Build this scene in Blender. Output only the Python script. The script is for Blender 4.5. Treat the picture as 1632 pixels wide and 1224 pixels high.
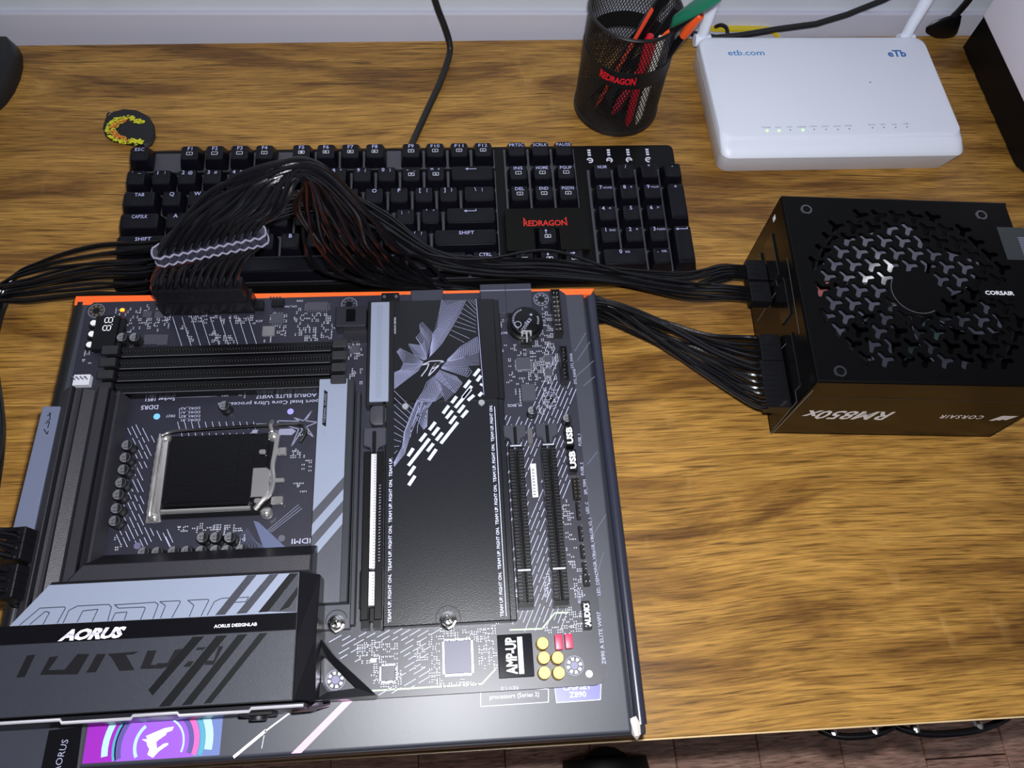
import bpy, bmesh, math, random
from mathutils import Vector, Matrix, Euler
random.seed(11)
for _o in list(bpy.data.objects): bpy.data.objects.remove(_o, do_unlink=True)
S = bpy.context.scene
COL = S.collection
MM = 0.001
# ------------------------------------------------------------------ camera (all lengths below are millimetres, desk top = 0)
CAM = Vector((-73.0898, -31.8026, 509.893)); EUL = Euler((0.4538677, -0.0486611, -0.0608963), 'XYZ'); FPX = 1232.0
cd = bpy.data.cameras.new('camera'); cam = bpy.data.objects.new('camera', cd); COL.objects.link(cam)
cam.location = CAM * MM; cam.rotation_euler = EUL
cd.sensor_fit = 'HORIZONTAL'; cd.sensor_width = 36.0; cd.lens = FPX / 1632.0 * 36.0; cd.clip_start = 0.01; cd.clip_end = 20
S.camera = cam
CROT = EUL.to_matrix()
def P(u, v, z=0.0):
    """survey helper: the point of the photograph at pixel u, v that lies z mm above the desk top"""
    d = CROT @ Vector(((u - 816.0) / FPX, -(v - 612.0) / FPX, -1.0))
    t = (z - CAM.z) / d.z
    return CAM + d * t
def PR(u0, v0, u1, v1, z):
    a, b = P(u0, v0, z), P(u1, v1, z)
    return min(a.x, b.x), min(a.y, b.y), max(a.x, b.x), max(a.y, b.y)
# ------------------------------------------------------------------ world, lights, exposure
S.view_settings.view_transform = 'Standard'; S.view_settings.look = 'None'
S.view_settings.gamma = 1.0; S.view_settings.use_curve_mapping = False
S.view_settings.exposure = 0.0
w = bpy.data.worlds.new('room_air'); S.world = w; w.use_nodes = True
w.node_tree.nodes['Background'].inputs[0].default_value = (0.80, 0.83, 1.0, 1); w.node_tree.nodes['Background'].inputs[1].default_value = 0.012
# the phone's flash LED, beside its lens
ld = bpy.data.lights.new('phone_flash', 'POINT'); ld.energy = 15.2; ld.color = (0.965, 0.97, 1.0); ld.shadow_soft_size = 0.006
lo = bpy.data.objects.new('phone_flash', ld); COL.objects.link(lo); lo.location = (CAM + Vector((10, 20, 2))) * MM
# ceiling lamp of the room
ld = bpy.data.lights.new('ceiling_lamp', 'AREA'); ld.energy = 1.0; ld.color = (1.0, 0.95, 0.9); ld.shape = 'DISK'; ld.size = 0.4
lo = bpy.data.objects.new('ceiling_lamp', ld); COL.objects.link(lo); lo.location = (0.75, -0.35, 1.65)
lo.rotation_euler = Vector((0.5, -0.45, 1.65)).to_track_quat('Z', 'Y').to_euler()
# ------------------------------------------------------------------ materials
def lin(c):
    return tuple(((x / 255.0) / 12.92 if x / 255.0 <= 0.04045 else ((x / 255.0 + 0.055) / 1.055) ** 2.4) for x in c)
MATS = {}
def mat(name, rgb, rough=0.5, metal=0.0, spec=0.5, bump=0.0, bscale=1.0, var=0.0, vscale=1.0, emit=0.0, coat=0.0, alpha=1.0, trans=0.0):
    """principled material; bump / var add fine procedural noise (scales in 1/mm)"""
    if name in MATS: return MATS[name]
    m = bpy.data.materials.new(name); m.use_nodes = True; MATS[name] = m
    nt = m.node_tree; b = nt.nodes['Principled BSDF']
    c = lin(rgb)
    b.inputs['Base Color'].default_value = (*c, 1); b.inputs['Roughness'].default_value = rough
    b.inputs['Metallic'].default_value = metal; b.inputs['Specular IOR Level'].default_value = spec
    b.inputs['Coat Weight'].default_value = coat; b.inputs['Coat Roughness'].default_value = 0.08
    if trans: b.inputs['Transmission Weight'].default_value = trans
    if emit:
        b.inputs['Emission Color'].default_value = (*c, 1); b.inputs['Emission Strength'].default_value = emit
    if bump or var:
        tc = nt.nodes.new('ShaderNodeTexCoord')
        if bump:
            n = nt.nodes.new('ShaderNodeTexNoise'); n.inputs['Scale'].default_value = bscale * 1000; n.inputs['Detail'].default_value = 3
            nt.links.new(tc.outputs['Object'], n.inputs['Vector'])
            bp = nt.nodes.new('ShaderNodeBump'); bp.inputs['Strength'].default_value = bump; bp.inputs['Distance'].default_value = 0.0004
            nt.links.new(n.outputs['Fac'], bp.inputs['Height']); nt.links.new(bp.outputs['Normal'], b.inputs['Normal'])
        if var:
            n = nt.nodes.new('ShaderNodeTexNoise'); n.inputs['Scale'].default_value = vscale * 1000; n.inputs['Detail'].default_value = 4
            nt.links.new(tc.outputs['Object'], n.inputs['Vector'])
            r = nt.nodes.new('ShaderNodeValToRGB'); nt.links.new(n.outputs['Fac'], r.inputs['Fac'])
            r.color_ramp.elements[0].position = 0.3; r.color_ramp.elements[1].position = 0.7
            r.color_ramp.elements[0].color = (*[x * (1 - var) for x in c], 1); r.color_ramp.elements[1].color = (*[min(1, x * (1 + var)) for x in c], 1)
            nt.links.new(r.outputs['Color'], b.inputs['Base Color'])
    return m
def wood(name, cols, along, fine, gloss=0.42, dark=0.5):
    """oak laminate: broad figure, bands, fine dark pores, all running along x"""
    m = bpy.data.materials.new(name); m.use_nodes = True; nt = m.node_tree; b = nt.nodes['Principled BSDF']; L = nt.links.new
    tc0 = nt.nodes.new('ShaderNodeTexCoord')
    wn = nt.nodes.new('ShaderNodeTexNoise'); wn.inputs['Scale'].default_value = 2.6; wn.inputs['Detail'].default_value = 2; L(tc0.outputs['Object'], wn.inputs['Vector'])
    wm = nt.nodes.new('ShaderNodeVectorMath'); wm.operation = 'MULTIPLY'; L(wn.outputs['Color'], wm.inputs[0]); wm.inputs[1].default_value = (0.0, 0.035, 0.0)
    wa = nt.nodes.new('ShaderNodeVectorMath'); wa.operation = 'ADD'; L(tc0.outputs['Object'], wa.inputs[0]); L(wm.outputs[0], wa.inputs[1])
    class tc: outputs = {'Object': wa.outputs[0]}
    def mp(sc, rot=0):
        n = nt.nodes.new('ShaderNodeMapping'); n.inputs['Scale'].default_value = sc; n.inputs['Rotation'].default_value[2] = rot; L(tc.outputs['Object'], n.inputs['Vector']); return n
    def noise(sc, scale, detail, dist=0, rough=0.55, rot=0.0):
        k = mp(sc, rot); n = nt.nodes.new('ShaderNodeTexNoise'); n.inputs['Scale'].default_value = scale; n.inputs['Detail'].default_value = detail
        n.inputs['Distortion'].default_value = dist; n.inputs['Roughness'].default_value = rough; L(k.outputs['Vector'], n.inputs['Vector']); return n.outputs['Fac']
    def ramp(f, stops):
        r = nt.nodes.new('ShaderNodeValToRGB'); L(f, r.inputs['Fac'])
        while len(r.color_ramp.elements) < len(stops): r.color_ramp.elements.new(0.5)
        for e, (p, c) in zip(r.color_ramp.elements, stops): e.position = p; e.color = (*c, 1)
        return r.outputs['Color']
    def mix(a, bb, f, typ='MIX'):
        x = nt.nodes.new('ShaderNodeMix'); x.data_type = 'RGBA'; x.blend_type = typ
        if isinstance(f, float): x.inputs[0].default_value = f
        else: L(f, x.inputs[0])
        L(a, x.inputs[6])
        if isinstance(bb, tuple): x.inputs[7].default_value = (*bb, 1)
        else: L(bb, x.inputs[7])
        return x.outputs[2]
    figure = noise((1.6, along, 1), 3.2, 5, 1.1)
    base = ramp(figure, [(0.36, lin(cols[0])), (0.45, lin(cols[1])), (0.57, lin(cols[2])), (0.70, lin(cols[1]))])
    bands = noise((0.7, 13, 1), 4.0, 5, 0.6)
    base = mix(base, ramp(bands, [(0.34, (0.56, 0.50, 0.44)), (0.55, (1, 1, 1))]), 0.45, 'MULTIPLY')
    grain = noise((34, fine * 2.1, 1), 1.0, 3, 0.5, 0.6)
    base = mix(base, ramp(grain, [(0.30, (0.36, 0.29, 0.20)), (0.45, (0.88, 0.86, 0.82)), (0.62, (1.36, 1.34, 1.28))]), 0.95, 'MULTIPLY')
    pores = noise((15, fine * 1.1, 1), 1.0, 2, 0.8)
    base = mix(base, ramp(pores, [(0.31, (0.22, 0.16, 0.10)), (0.37, (1, 1, 1))]), dark, 'MULTIPLY')
    cross = noise((75, 22, 1), 1.0, 3, 0.1)     # pale scuffs across the grain
    scm = noise((9, 9, 1), 1.0, 2, 0.3)
    k = nt.nodes.new('ShaderNodeMath'); k.operation = 'MULTIPLY'
    L(ramp(cross, [(0.60, (0, 0, 0)), (0.70, (1, 1, 1))]), k.inputs[0]); L(ramp(scm, [(0.58, (0, 0, 0)), (0.72, (1, 1, 1))]), k.inputs[1])
    k2 = nt.nodes.new('ShaderNodeMath'); k2.operation = 'MULTIPLY'; L(k.outputs[0], k2.inputs[0]); k2.inputs[1].default_value = 0.3
    base = mix(base, lin(cols[3]), k2.outputs[0])
    crack = noise((14, 330, 1), 1.0, 1, 0.4, 0.5, math.radians(24)); zone = noise((5, 7, 1), 1.0, 2, 0.3)   # slanting dark checks in a few places
    k3 = nt.nodes.new('ShaderNodeMath'); k3.operation = 'MULTIPLY'
    L(ramp(crack, [(0.30, (1, 1, 1)), (0.36, (0, 0, 0))]), k3.inputs[0]); L(ramp(zone, [(0.50, (0, 0, 0)), (0.58, (1, 1, 1))]), k3.inputs[1])
    k4 = nt.nodes.new('ShaderNodeMath'); k4.operation = 'MULTIPLY'; L(k3.outputs[0], k4.inputs[0]); k4.inputs[1].default_value = 0.75
    base = mix(base, tuple(x * 0.45 for x in lin(cols[0])), k4.outputs[0])
    L(base, b.inputs['Base Color'])
    bp = nt.nodes.new('ShaderNodeBump'); bp.inputs['Strength'].default_value = 0.35; bp.inputs['Distance'].default_value = 0.0004
    L(grain, bp.inputs['Height']); L(bp.outputs['Normal'], b.inputs['Normal'])
    b.inputs['Roughness'].default_value = gloss; b.inputs['Specular IOR Level'].default_value = 0.4
    return m
# ------------------------------------------------------------------ mesh building
TXT = {}
def text_mesh(s, bold=0.0, space=1.0):
    k = (s, bold, space)
    if k not in TXT:
        c = bpy.data.curves.new('t', 'FONT'); c.body = s; c.size = 1.0; c.offset = bold; c.space_character = space; c.resolution_u = 2
        c.align_x = 'LEFT'
        o = bpy.data.objects.new('t', c); COL.objects.link(o)
        me = o.to_mesh()
        vs = [(v.co.x, v.co.y) for v in me.vertices]; fs = [tuple(p.vertices) for p in me.polygons]
        o.to_mesh_clear(); bpy.data.objects.remove(o); bpy.data.curves.remove(c)
        if vs:
            x0 = min(v[0] for v in vs); x1 = max(v[0] for v in vs); y0 = min(v[1] for v in vs); y1 = max(v[1] for v in vs)
        else: x0 = x1 = y0 = y1 = 0
        TXT[k] = (vs, fs, (x0, y0, x1, y1))
    return TXT[k]
class MB:
    def __init__(s): s.v = []; s.f = []
    def add(s, vs, fs):
        b = len(s.v); s.v += [tuple(v) for v in vs]; s.f += [tuple(i + b for i in f) for f in fs]; return s
    def box(s, x0, y0, z0, x1, y1, z1):
        return s.add([(x0, y0, z0), (x1, y0, z0), (x1, y1, z0), (x0, y1, z0), (x0, y0, z1), (x1, y0, z1), (x1, y1, z1), (x0, y1, z1)],
                     [(3, 2, 1, 0), (4, 5, 6, 7), (0, 1, 5, 4), (1, 2, 6, 5), (2, 3, 7, 6), (3, 0, 4, 7)])
    def obox(s, cx, cy, z0, z1, lx, ly, ang=0.0):
        c, n = math.cos(ang), math.sin(ang)
        q = [(cx + c * a - n * b, cy + n * a + c * b) for a, b in ((-lx / 2, -ly / 2), (lx / 2, -ly / 2), (lx / 2, ly / 2), (-lx / 2, ly / 2))]
        return s.prism(q, z0, z1)
    def frustum(s, A, zA, B, zB):
        n = len(A); vs = [(x, y, zA) for x, y in A] + [(x, y, zB) for x, y in B]
        return s.add(vs, [tuple(range(n - 1, -1, -1)), tuple(range(n, 2 * n))] + [(i, (i + 1) % n, n + (i + 1) % n, n + i) for i in range(n)])
    def prism(s, A, z0, z1): return s.frustum(A, z0, A, z1)
    def loft(s, rings, cap=True):
        """rings: lists of 3-D points, equal length"""
        n = len(rings[0]); vs = [p for r in rings for p in r]; fs = []
        for k in range(len(rings) - 1):
            for i in range(n): fs.append((k * n + i, k * n + (i + 1) % n, (k + 1) * n + (i + 1) % n, (k + 1) * n + i))
        if cap: fs += [tuple(range(n - 1, -1, -1)), tuple(range((len(rings) - 1) * n, len(rings) * n))]
        return s.add(vs, fs)
    def cyl(s, cx, cy, z0, z1, r, r2=None, n=16):
        r2 = r if r2 is None else r2
        cs = [(math.cos(2 * math.pi * i / n), math.sin(2 * math.pi * i / n)) for i in range(n)]
        return s.frustum([(cx + r * a, cy + r * b) for a, b in cs], z0, [(cx + r2 * a, cy + r2 * b) for a, b in cs], z1)
    def lathe(s, prof, cx=0, cy=0, n=24, cap=True):
        return s.loft([[(cx + r * math.cos(2 * math.pi * i / n), cy + r * math.sin(2 * math.pi * i / n), z) for i in range(n)] for r, z in prof], cap)
    def ring(s, cx, cy, z, r0, r1, n=24, a0=0, a1=2 * math.pi):
        vs = []; fs = []
        for i in range(n + 1):
            a = a0 + (a1 - a0) * i / n
            vs += [(cx + r0 * math.cos(a), cy + r0 * math.sin(a), z), (cx + r1 * math.cos(a), cy + r1 * math.sin(a), z)]
        for i in range(n): fs.append((2 * i, 2 * i + 1, 2 * i + 3, 2 * i + 2))
        return s.add(vs, fs)
    def tube(s, pts, r, n=6, cap=True):
        pts = [Vector(p) for p in pts]; rings = []; N = None
        for i, p in enumerate(pts):
            t = (pts[min(i + 1, len(pts) - 1)] - pts[max(i - 1, 0)]).normalized()
            if N is None:
                N = t.orthogonal().normalized()
            N = (N - t * N.dot(t)).normalized(); B = t.cross(N)
            rr = r[i] if isinstance(r, (list, tuple)) else r
            rings.append([p + (N * math.cos(2 * math.pi * k / n) + B * math.sin(2 * math.pi * k / n)) * rr for k in range(n)])
        return s.loft(rings, cap)
    def bar(s, p, q, wd, z=None, h=0.0):
        """flat printed stroke from p to q"""
        p, q = Vector(p), Vector(q)
        if len(p) == 2: p = Vector((p.x, p.y, z)); q = Vector((q.x, q.y, z))
        d = q - p
        if d.length < 1e-6: return s
        k = Vector((-d.y, d.x, 0)).normalized() * wd / 2
        return s.add([p - k, q - k, q + k, p + k], [(0, 1, 2, 3)])
    def poly(s, pts, z=None):
        return s.add([(p[0], p[1], z if z is not None else p[2]) for p in pts], [tuple(range(len(pts)))])
    def line(s, pts, wd, z):
        for a, b in zip(pts[:-1], pts[1:]): s.bar((a[0], a[1]), (b[0], b[1]), wd, z)
        return s
    def text(s, body, o, h, xd=(1, 0, 0), yd=(0, 1, 0), bold=0.0, space=1.0, shear=0.0, align='c', width=None):
        """o: anchor (bottom of the capitals), h: letter height, xd / yd: writing and up directions"""
        vs, fs, (x0, y0, x1, y1) = text_mesh(body, bold, space)
        if not vs: return s
        k = h / 0.70; kx = k if width is None else width / (x1 - x0)
        ox = {'l': x0, 'c': (x0 + x1) / 2, 'r': x1}[align]
        o, xd, yd = Vector(o), Vector(xd), Vector(yd)
        return s.add([o + xd * ((x - ox) * kx + shear * y * k) + yd * (y * k) for x, y in vs], fs)
    def xf(s, M):
        s.v = [tuple(M @ Vector(v)) for v in s.v]; return s
    def mesh(s, name, m, org=(0, 0, 0), bevel=0.0, seg=1, smooth=False, recalc=True):
        me = bpy.data.meshes.new(name); bm = bmesh.new()
        ox, oy, oz = org
        bv = [bm.verts.new(((x - ox) * MM, (y - oy) * MM, (z - oz) * MM)) for x, y, z in s.v]
        for f in s.f:
            try: bm.faces.new([bv[i] for i in f])
            except ValueError: pass
        if recalc: bmesh.ops.recalc_face_normals(bm, faces=bm.faces[:])
        if bevel:
            es = [e for e in bm.edges if e.is_manifold and e.calc_face_angle(0) > 0.5]
            bmesh.ops.bevel(bm, geom=es, offset=bevel * MM, segments=seg, profile=0.6, affect='EDGES', clamp_overlap=True)
        bm.to_mesh(me); bm.free()
        if smooth:
            me.polygons.foreach_set('use_smooth', [True] * len(me.polygons)); me.set_sharp_from_angle(angle=math.radians(38))
        if m: me.materials.append(m)
        return me
ORG = {}
def link(o, parent=None):
    COL.objects.link(o)
    if parent is not None: o.parent = parent
    return o
def tag(o, label=None, cat=None, group=None, kind=None):
    if label: o['label'] = label
    if cat: o['category'] = cat
    if group: o['group'] = group
    if kind: o['kind'] = kind
    return o
def thing(name, loc, label, cat, group=None, rz=0.0, rx=0.0):
    """an Empty at a thing's base; its parts are given in world mm (or, when the thing is turned, in its own mm)"""
    o = bpy.data.objects.new(name, None); o.empty_display_size = 0.02; link(o); o.location = Vector(loc) * MM
    o.rotation_euler = (rx, 0, rz); ORG[o.name] = (0, 0, 0) if (rz or rx) else tuple(loc)
    return tag(o, label, cat, group)
def part(name, mb, m, parent, bevel=0.0, seg=1, smooth=False, label=None, kind=None):
    org = ORG[parent.name]
    o = bpy.data.objects.new(name, mb.mesh(name, m, org, bevel, seg, smooth)); link(o, parent); ORG[o.name] = org
    return tag(o, label, None, None, kind)
def solo(name, mb, m, loc, label=None, cat=None, group=None, kind=None, bevel=0.0, seg=1, smooth=False):
    """a thing that is one mesh"""
    o = bpy.data.objects.new(name, mb.mesh(name, m, loc, bevel, seg, smooth)); link(o); o.location = Vector(loc) * MM; ORG[o.name] = tuple(loc)
    return tag(o, label, cat, group, kind)
def inst(name, me, parent, loc, rot=None, label=None):
    """a piece that shares its mesh with its likes; loc in the parent's world mm"""
    o = bpy.data.objects.new(name, me); link(o, parent); org = ORG[parent.name]
    o.location = (Vector(loc) - Vector(org)) * MM; ORG[o.name] = tuple(Vector((0, 0, 0)))
    if rot: o.rotation_euler = rot
    if label: o['label'] = label
    return o
def spline(pts, n=8):
    """Catmull-Rom through 3-D points"""
    p = [Vector(a) for a in pts]; p = [p[0] * 2 - p[1]] + p + [p[-1] * 2 - p[-2]]; out = []
    for i in range(1, len(p) - 2):
        for k in range(n):
            t = k / n; a, b, c, d = p[i - 1], p[i], p[i + 1], p[i + 2]
            out.append(0.5 * ((2 * b) + (c - a) * t + (2 * a - 5 * b + 4 * c - d) * t * t + (3 * b - a - 3 * c + d) * t ** 3))
    out.append(p[-2]); return out
def rrect(x0, y0, x1, y1, r, n=4):
    o = []
    for cx, cy, a in ((x1 - r, y0 + r, -90), (x1 - r, y1 - r, 0), (x0 + r, y1 - r, 90), (x0 + r, y0 + r, 180)):
        for i in range(n + 1):
            t = math.radians(a + 90 * i / n); o.append((cx + r * math.cos(t), cy + r * math.sin(t)))
    return o
# shared materials
K_BLACK = mat('black_plastic', (13, 13, 16), 0.3, 0.0, 0.35)
K_SOFT = mat('soft_black_plastic', (17, 17, 20), 0.42, 0.0, 0.3)
K_GLOSS = mat('glossy_black_plastic', (9, 9, 11), 0.15)
K_MATTE = mat('matte_black_metal', (22, 22, 26), 0.4, 0.0, 0.35, bump=0.25, bscale=3)
K_STEEL = mat('bright_steel', (225, 222, 220), 0.16, 1.0)
K_TIN = mat('tinned_metal', (165, 165, 175), 0.32, 1.0)
K_WHITE = mat('white_print', (222, 224, 235), 0.5)
K_GREY = mat('grey_print', (150, 152, 176), 0.55)
# ================================================================== the room
DESK_FRONT = -26.0; DESK_BACK = 574.0; FLOOR_Z = -735.0; WALL_Y = 588.0
M_WALL = mat('white_wall_paint', (205, 211, 221), 0.65, bump=0.15, bscale=0.15, var=0.03, vscale=0.02)
mb = MB().box(-1400, WALL_Y, FLOOR_Z - 10, 1500, WALL_Y + 80, 1900)
solo('wall_back', mb, M_WALL, (0, WALL_Y, FLOOR_Z), kind='structure')
mb = MB().box(-1400, WALL_Y - 5, -60, 1500, WALL_Y + 1, 21)
solo('trim_1', mb, mat('white_trim_paint', (200, 201, 217), 0.6), (0, WALL_Y - 5, -60), kind='structure', bevel=1.5, seg=2)
solo('wall_left', MB().box(-1480, -1500, FLOOR_Z - 10, -1400, WALL_Y + 80, 1900), M_WALL, (-1400, 0, FLOOR_Z), kind='structure')
solo('wall_right', MB().box(1500, -1500, FLOOR_Z - 10, 1580, WALL_Y + 80, 1900), M_WALL, (1500, 0, FLOOR_Z), kind='structure')
# floor of reddish brown boards
fl = solo('floor', MB().box(-1500, -1500, FLOOR_Z - 30, 1600, 700, FLOOR_Z - 6), mat('dark_joint', (40, 26, 22), 0.8), (0, 0, FLOOR_Z), kind='structure')
M_FLOOR = [wood('floor_board_%d' % i, [(214, 166, 150), (226, 180, 164), (232, 190, 174), (238, 204, 190)], 6, 160, 0.38, 0.25) for i in range(3)]
fmesh = [MB().box(-62, -450, -20, 62, 450, 0).mesh('floor_board', m, bevel=1.5) for m in M_FLOOR]
k = 0
for i in range(-11, 12):
    for j in (-1, 0):
        inst('floor_board', fmesh[(i * 2 + j) % 3], fl, (i * 125 + 40, j * 902 + (i % 3) * 220 - 60, FLOOR_Z)); k += 1
# ------------------------------------------------------------------ desk
desk = thing('desk', (0, 0, FLOOR_Z), 'wide wooden desk with golden oak grain that everything stands on', 'desk')
M_OAK = wood('oak_laminate', [(112, 77, 34), (146, 107, 49), (172, 130, 64), (208, 168, 106)], 7.5, 420, 0.40, 0.6)
def fy(x): return DESK_FRONT - 0.0055 * x
def by(x): return DESK_BACK + 0.012 * x
mb = MB().prism([(-640, fy(-640)), (640, fy(640)), (640, by(640)), (-640, by(-640))], -18, 0)
part('desk_top', mb, M_OAK, desk, bevel=0.6)
M_EDGE = mat('pale_oak_edge_band', (214, 186, 140), 0.35)
mb = MB().prism([(-640, fy(-640) - 0.9), (640, fy(640) - 0.9), (640, fy(640)), (-640, fy(-640))], -17.8, -0.4)
part('edge_band', mb, M_EDGE, desk, label='pale edge band along the front of the desk top')
for x0, x1 in ((-640, -622), (20, 38), (622, 640)):
    part('side_panel', MB().box(x0, fy(x0) + 30, FLOOR_Z, x1, 560, -18), M_OAK, desk)
M_CHROME_BLACK = mat('black_nickel', (70, 70, 76), 0.2, 0.9)
for hx0, hx1, lab in ((144, 190, 1), (191, 262, 2)):
    dr = part('drawer_front', MB().box({1: 40, 2: 191}[lab], fy(hx0) + 12, -320, {1: 189, 2: 620}[lab], fy(hx0) + 28, -24), M_OAK, desk, bevel=0.8)
for u0, u1, v0, v1, dv in ((1306, 1424, 1163, 1157, 14), (1426, 1606, 1157, 1143, 19)):
    # bow handles standing off the drawer fronts
    z = -70; pts = []
    for i in range(17):
        t = i / 16; s_ = 1 - abs(2 * t - 1) ** 2.6
        pts.append(P(u0 + (u1 - u0) * t, v0 + (v1 - v0) * t + dv * s_, z))
    h = part('handle', MB().tube(pts, 2.6, 10), M_CHROME_BLACK, desk, smooth=True, label='glossy black bow handle')
    for t in (0.22, 0.78):
        q = pts[int(t * 16)]
        part('handle_post', MB().tube([q, (q.x, fy(q.x) + 14, z)], 3.0, 8), K_STEEL, h, smooth=True)
# ================================================================== keyboard
TILT = math.radians(4.2)
KB0 = (-324.5, 296.0, 0.0)
kb = thing('keyboard', KB0, 'black full-size mechanical keyboard with red lettering, lying behind the open box', 'keyboard', rx=TILT)
KW, KD = 437.0, 125.5
M_KB = mat('keyboard_case', (12, 12, 14), 0.34, 0.0, 0.18, bump=0.1, bscale=3)
M_PLATE = mat('keyboard_plate', (30, 30, 35), 0.5, 0.2)
mb = MB().frustum(rrect(0, 0, KW, KD, 5), 2.5, rrect(0.4, 0.4, KW - 0.4, KD - 0.4, 5), 16.5)
part('case', mb, M_KB, kb, bevel=1.2, seg=2, smooth=True)
for sx in (40, KW - 70):
    part('foot', MB().box(sx, KD - 22, -7.5, sx + 30, KD - 14, 3), K_BLACK, kb)
U = 19.05
M_CAP = mat('keycap_black', (11, 11, 18), 0.3, 0.0, 0.25, bump=0.06, bscale=4)
M_LEG = mat('keycap_legend', (176, 178, 222), 0.5)
M_LEG2 = mat('keycap_icon', (205, 208, 225), 0.5)
CAPS = {}
def capmesh(wu, hu=1.0):
    k = (wu, hu)
    if k not in CAPS:
        a, b = wu * U / 2 - 1.0, hu * U / 2 - 0.8; ta, tb = a - 2.1, b - 2.1
        m = MB().loft([[(x, y, 0) for x, y in rrect(-a, -b, a, b, 1.2, 2)], [(x, y, 2.2) for x, y in rrect(-a, -b, a, b, 1.2, 2)],
                       [(x, y + 0.7, 9.6) for x, y in rrect(-ta, -tb, ta, tb, 1.6, 2)], [(x, y + 0.75, 9.9) for x, y in rrect(-ta + 0.5, -tb + 0.5, ta - 0.5, tb - 0.5, 1.4, 2)],
                       [(x, y + 0.75, 9.5) for x, y in rrect(-ta * 0.55, -tb * 0.7, ta * 0.55, tb * 0.7, 1.2, 2)]])
        CAPS[k] = m.mesh('keycap', M_CAP, smooth=True)
    return CAPS[k]
PLZ = 16.5
for fx0, fx1, fy0, fy1 in ((3.0, 287.5, 3.0, 100.5), (3.0, 287.5, 103.5, 121.5), (295.0, 353.0, 62.0, 121.5), (362.0, 435.0, 3.0, 100.0)):
    part('key_plate', MB().box(fx0, fy0, PLZ - 0.5, fx1, fy1, PLZ + 0.4), mat('plate_grey', (70, 70, 78), 0.4, 0.2), kb)
def key(cx, cy, wu, hu, leg, sub=None, icon=None):
    o = inst('keycap', capmesh(wu, hu), kb, (cx, cy, PLZ + 1.5)); z = 9.95
    ORG[o.name] = (0, 0, 0)
    if leg:
        m = MB(); top = hu * U / 2 - 6.2
        if leg == 'arrow_left':
            m.bar((-4, top + 1.3), (3.5, top + 1.3), 0.55, z).poly([(-5.4, top + 1.3), (-3.2, top + 2.5), (-3.2, top + 0.1)], z)
        elif leg == 'enter':
            m.bar((-4, top + 1.3), (4, top + 1.3), 0.55, z).bar((4, top + 1.05), (4, top + 3), 0.55, z).poly([(-5.4, top + 1.3), (-3.2, top + 2.5), (-3.2, top + 0.1)], z)
        elif leg in ('aup', 'adn', 'alf', 'art'):
            d = {'aup': (0, 1), 'adn': (0, -1), 'alf': (-1, 0), 'art': (1, 0)}[leg]; c = Vector((-1.2, top + 1.2)); dv = Vector(d); n = Vector((-d[1], d[0]))
            m.bar(c - dv * 1.8, c + dv * 0.8, 0.55, z); t = [c + dv * 2, c + dv * 0.3 + n * 1.1, c + dv * 0.3 - n * 1.1]; m.poly([(q.x, q.y) for q in t], z)
        else:
            big = leg[0]; rest = leg[1:]
            hh = 3.3 if len(leg) <= 2 else 2.9
            if sub and len(leg) == 1:
                m.text(leg, (-2.9, top, z), 3.3, bold=0.01); m.text(sub, (2.4, top + 0.2, z), 2.7 if len(sub) == 1 else 1.8)
            else:
                m.text(leg, (0 if wu < 2.6 else 0.8, top, z), hh, bold=0.008, space=1.05, width=(min(len(leg) * 2.35, 11.5) if len(leg) > 2 else None))
        part('legend', m, M_LEG, o)
    if icon:
        m = MB(); yy = hu * U / 2 - 10.6
        m.line([(-2.2, yy), (2.2, yy), (2.2, yy + 2.6), (-2.2, yy + 2.6), (-2.2, yy)], 0.4, z)
        if icon == 'tri': m.poly([(-1, yy + 0.4), (1, yy + 1.3), (-1, yy + 2.2)], z)
        elif icon == 'up': m.poly([(-1, yy + 0.7), (1, yy + 0.7), (0, yy + 2.0)], z)
        elif icon == 'dn': m.poly([(-1, yy + 2.0), (1, yy + 2.0), (0, yy + 0.7)], z)
        elif icon == 'sq': m.poly([(-0.9, yy + 0.5), (0.9, yy + 0.5), (0.9, yy + 2.1), (-0.9, yy + 2.1)], z)
        else: m.text(icon, (0, yy + 0.55, z), 1.5)
        part('icon', m, M_LEG2, o)
X0 = 1.8; ROWY = [112.5, 90.0, 70.4, 50.8, 31.2, 11.6]
x = X0
def run(row, items):
    global x
    for it in items:
        if isinstance(it, (int, float)): x += it * U; continue
        leg, wu, sub, icon = (list(it) + [None] * 4)[:4]; wu = wu or 1.0
        key(x + wu * U / 2, ROWY[row], wu, 1.0, leg, sub, icon); x += wu * U
x = X0; run(0, [('ESC',), 1.0, ('F1', 1, None, '='), ('F2', 1, None, '-'), ('F3', 1, None, '-'), ('F4', 1, None, 'C'), 0.5, ('F5', 1, None, 'sq'), ('F6', 1, None, 'tri'), ('F7', 1, None, 'tri'), ('F8', 1, None, 'tri'), 0.5, ('F9', 1, None, 'M'), ('F10', 1, None, 'A'), ('F11', 1, None, 'H'), ('F12', 1, None, 'Q')])
x = X0; run(1, [('`', 1, '~')] + [(a, 1, b) for a, b in zip('1234567890', '!@#$%^&*()')] + [('-', 1, '_', 'dn'), ('=', 1, '+', 'up'), ('arrow_left', 2)])
x = X0; run(2, [('TAB', 1.5)] + [(a,) for a in 'QWERTYUIOP'] + [('[', 1, '{'), (']', 1, '}'), ('\\', 1.5, '|')])
x = X0; run(3, [('CAPSLK', 1.75)] + [(a,) for a in 'ASDFGHJKL'] + [(';', 1, ':'), ("'", 1, '"'), ('enter', 2.25)])
x = X0; run(4, [('SHIFT', 2.25)] + [(a,) for a in 'ZXCVBNM'] + [(',', 1, '<'), ('.', 1, '>'), ('/', 1, '?'), ('SHIFT', 2.75)])
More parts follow.
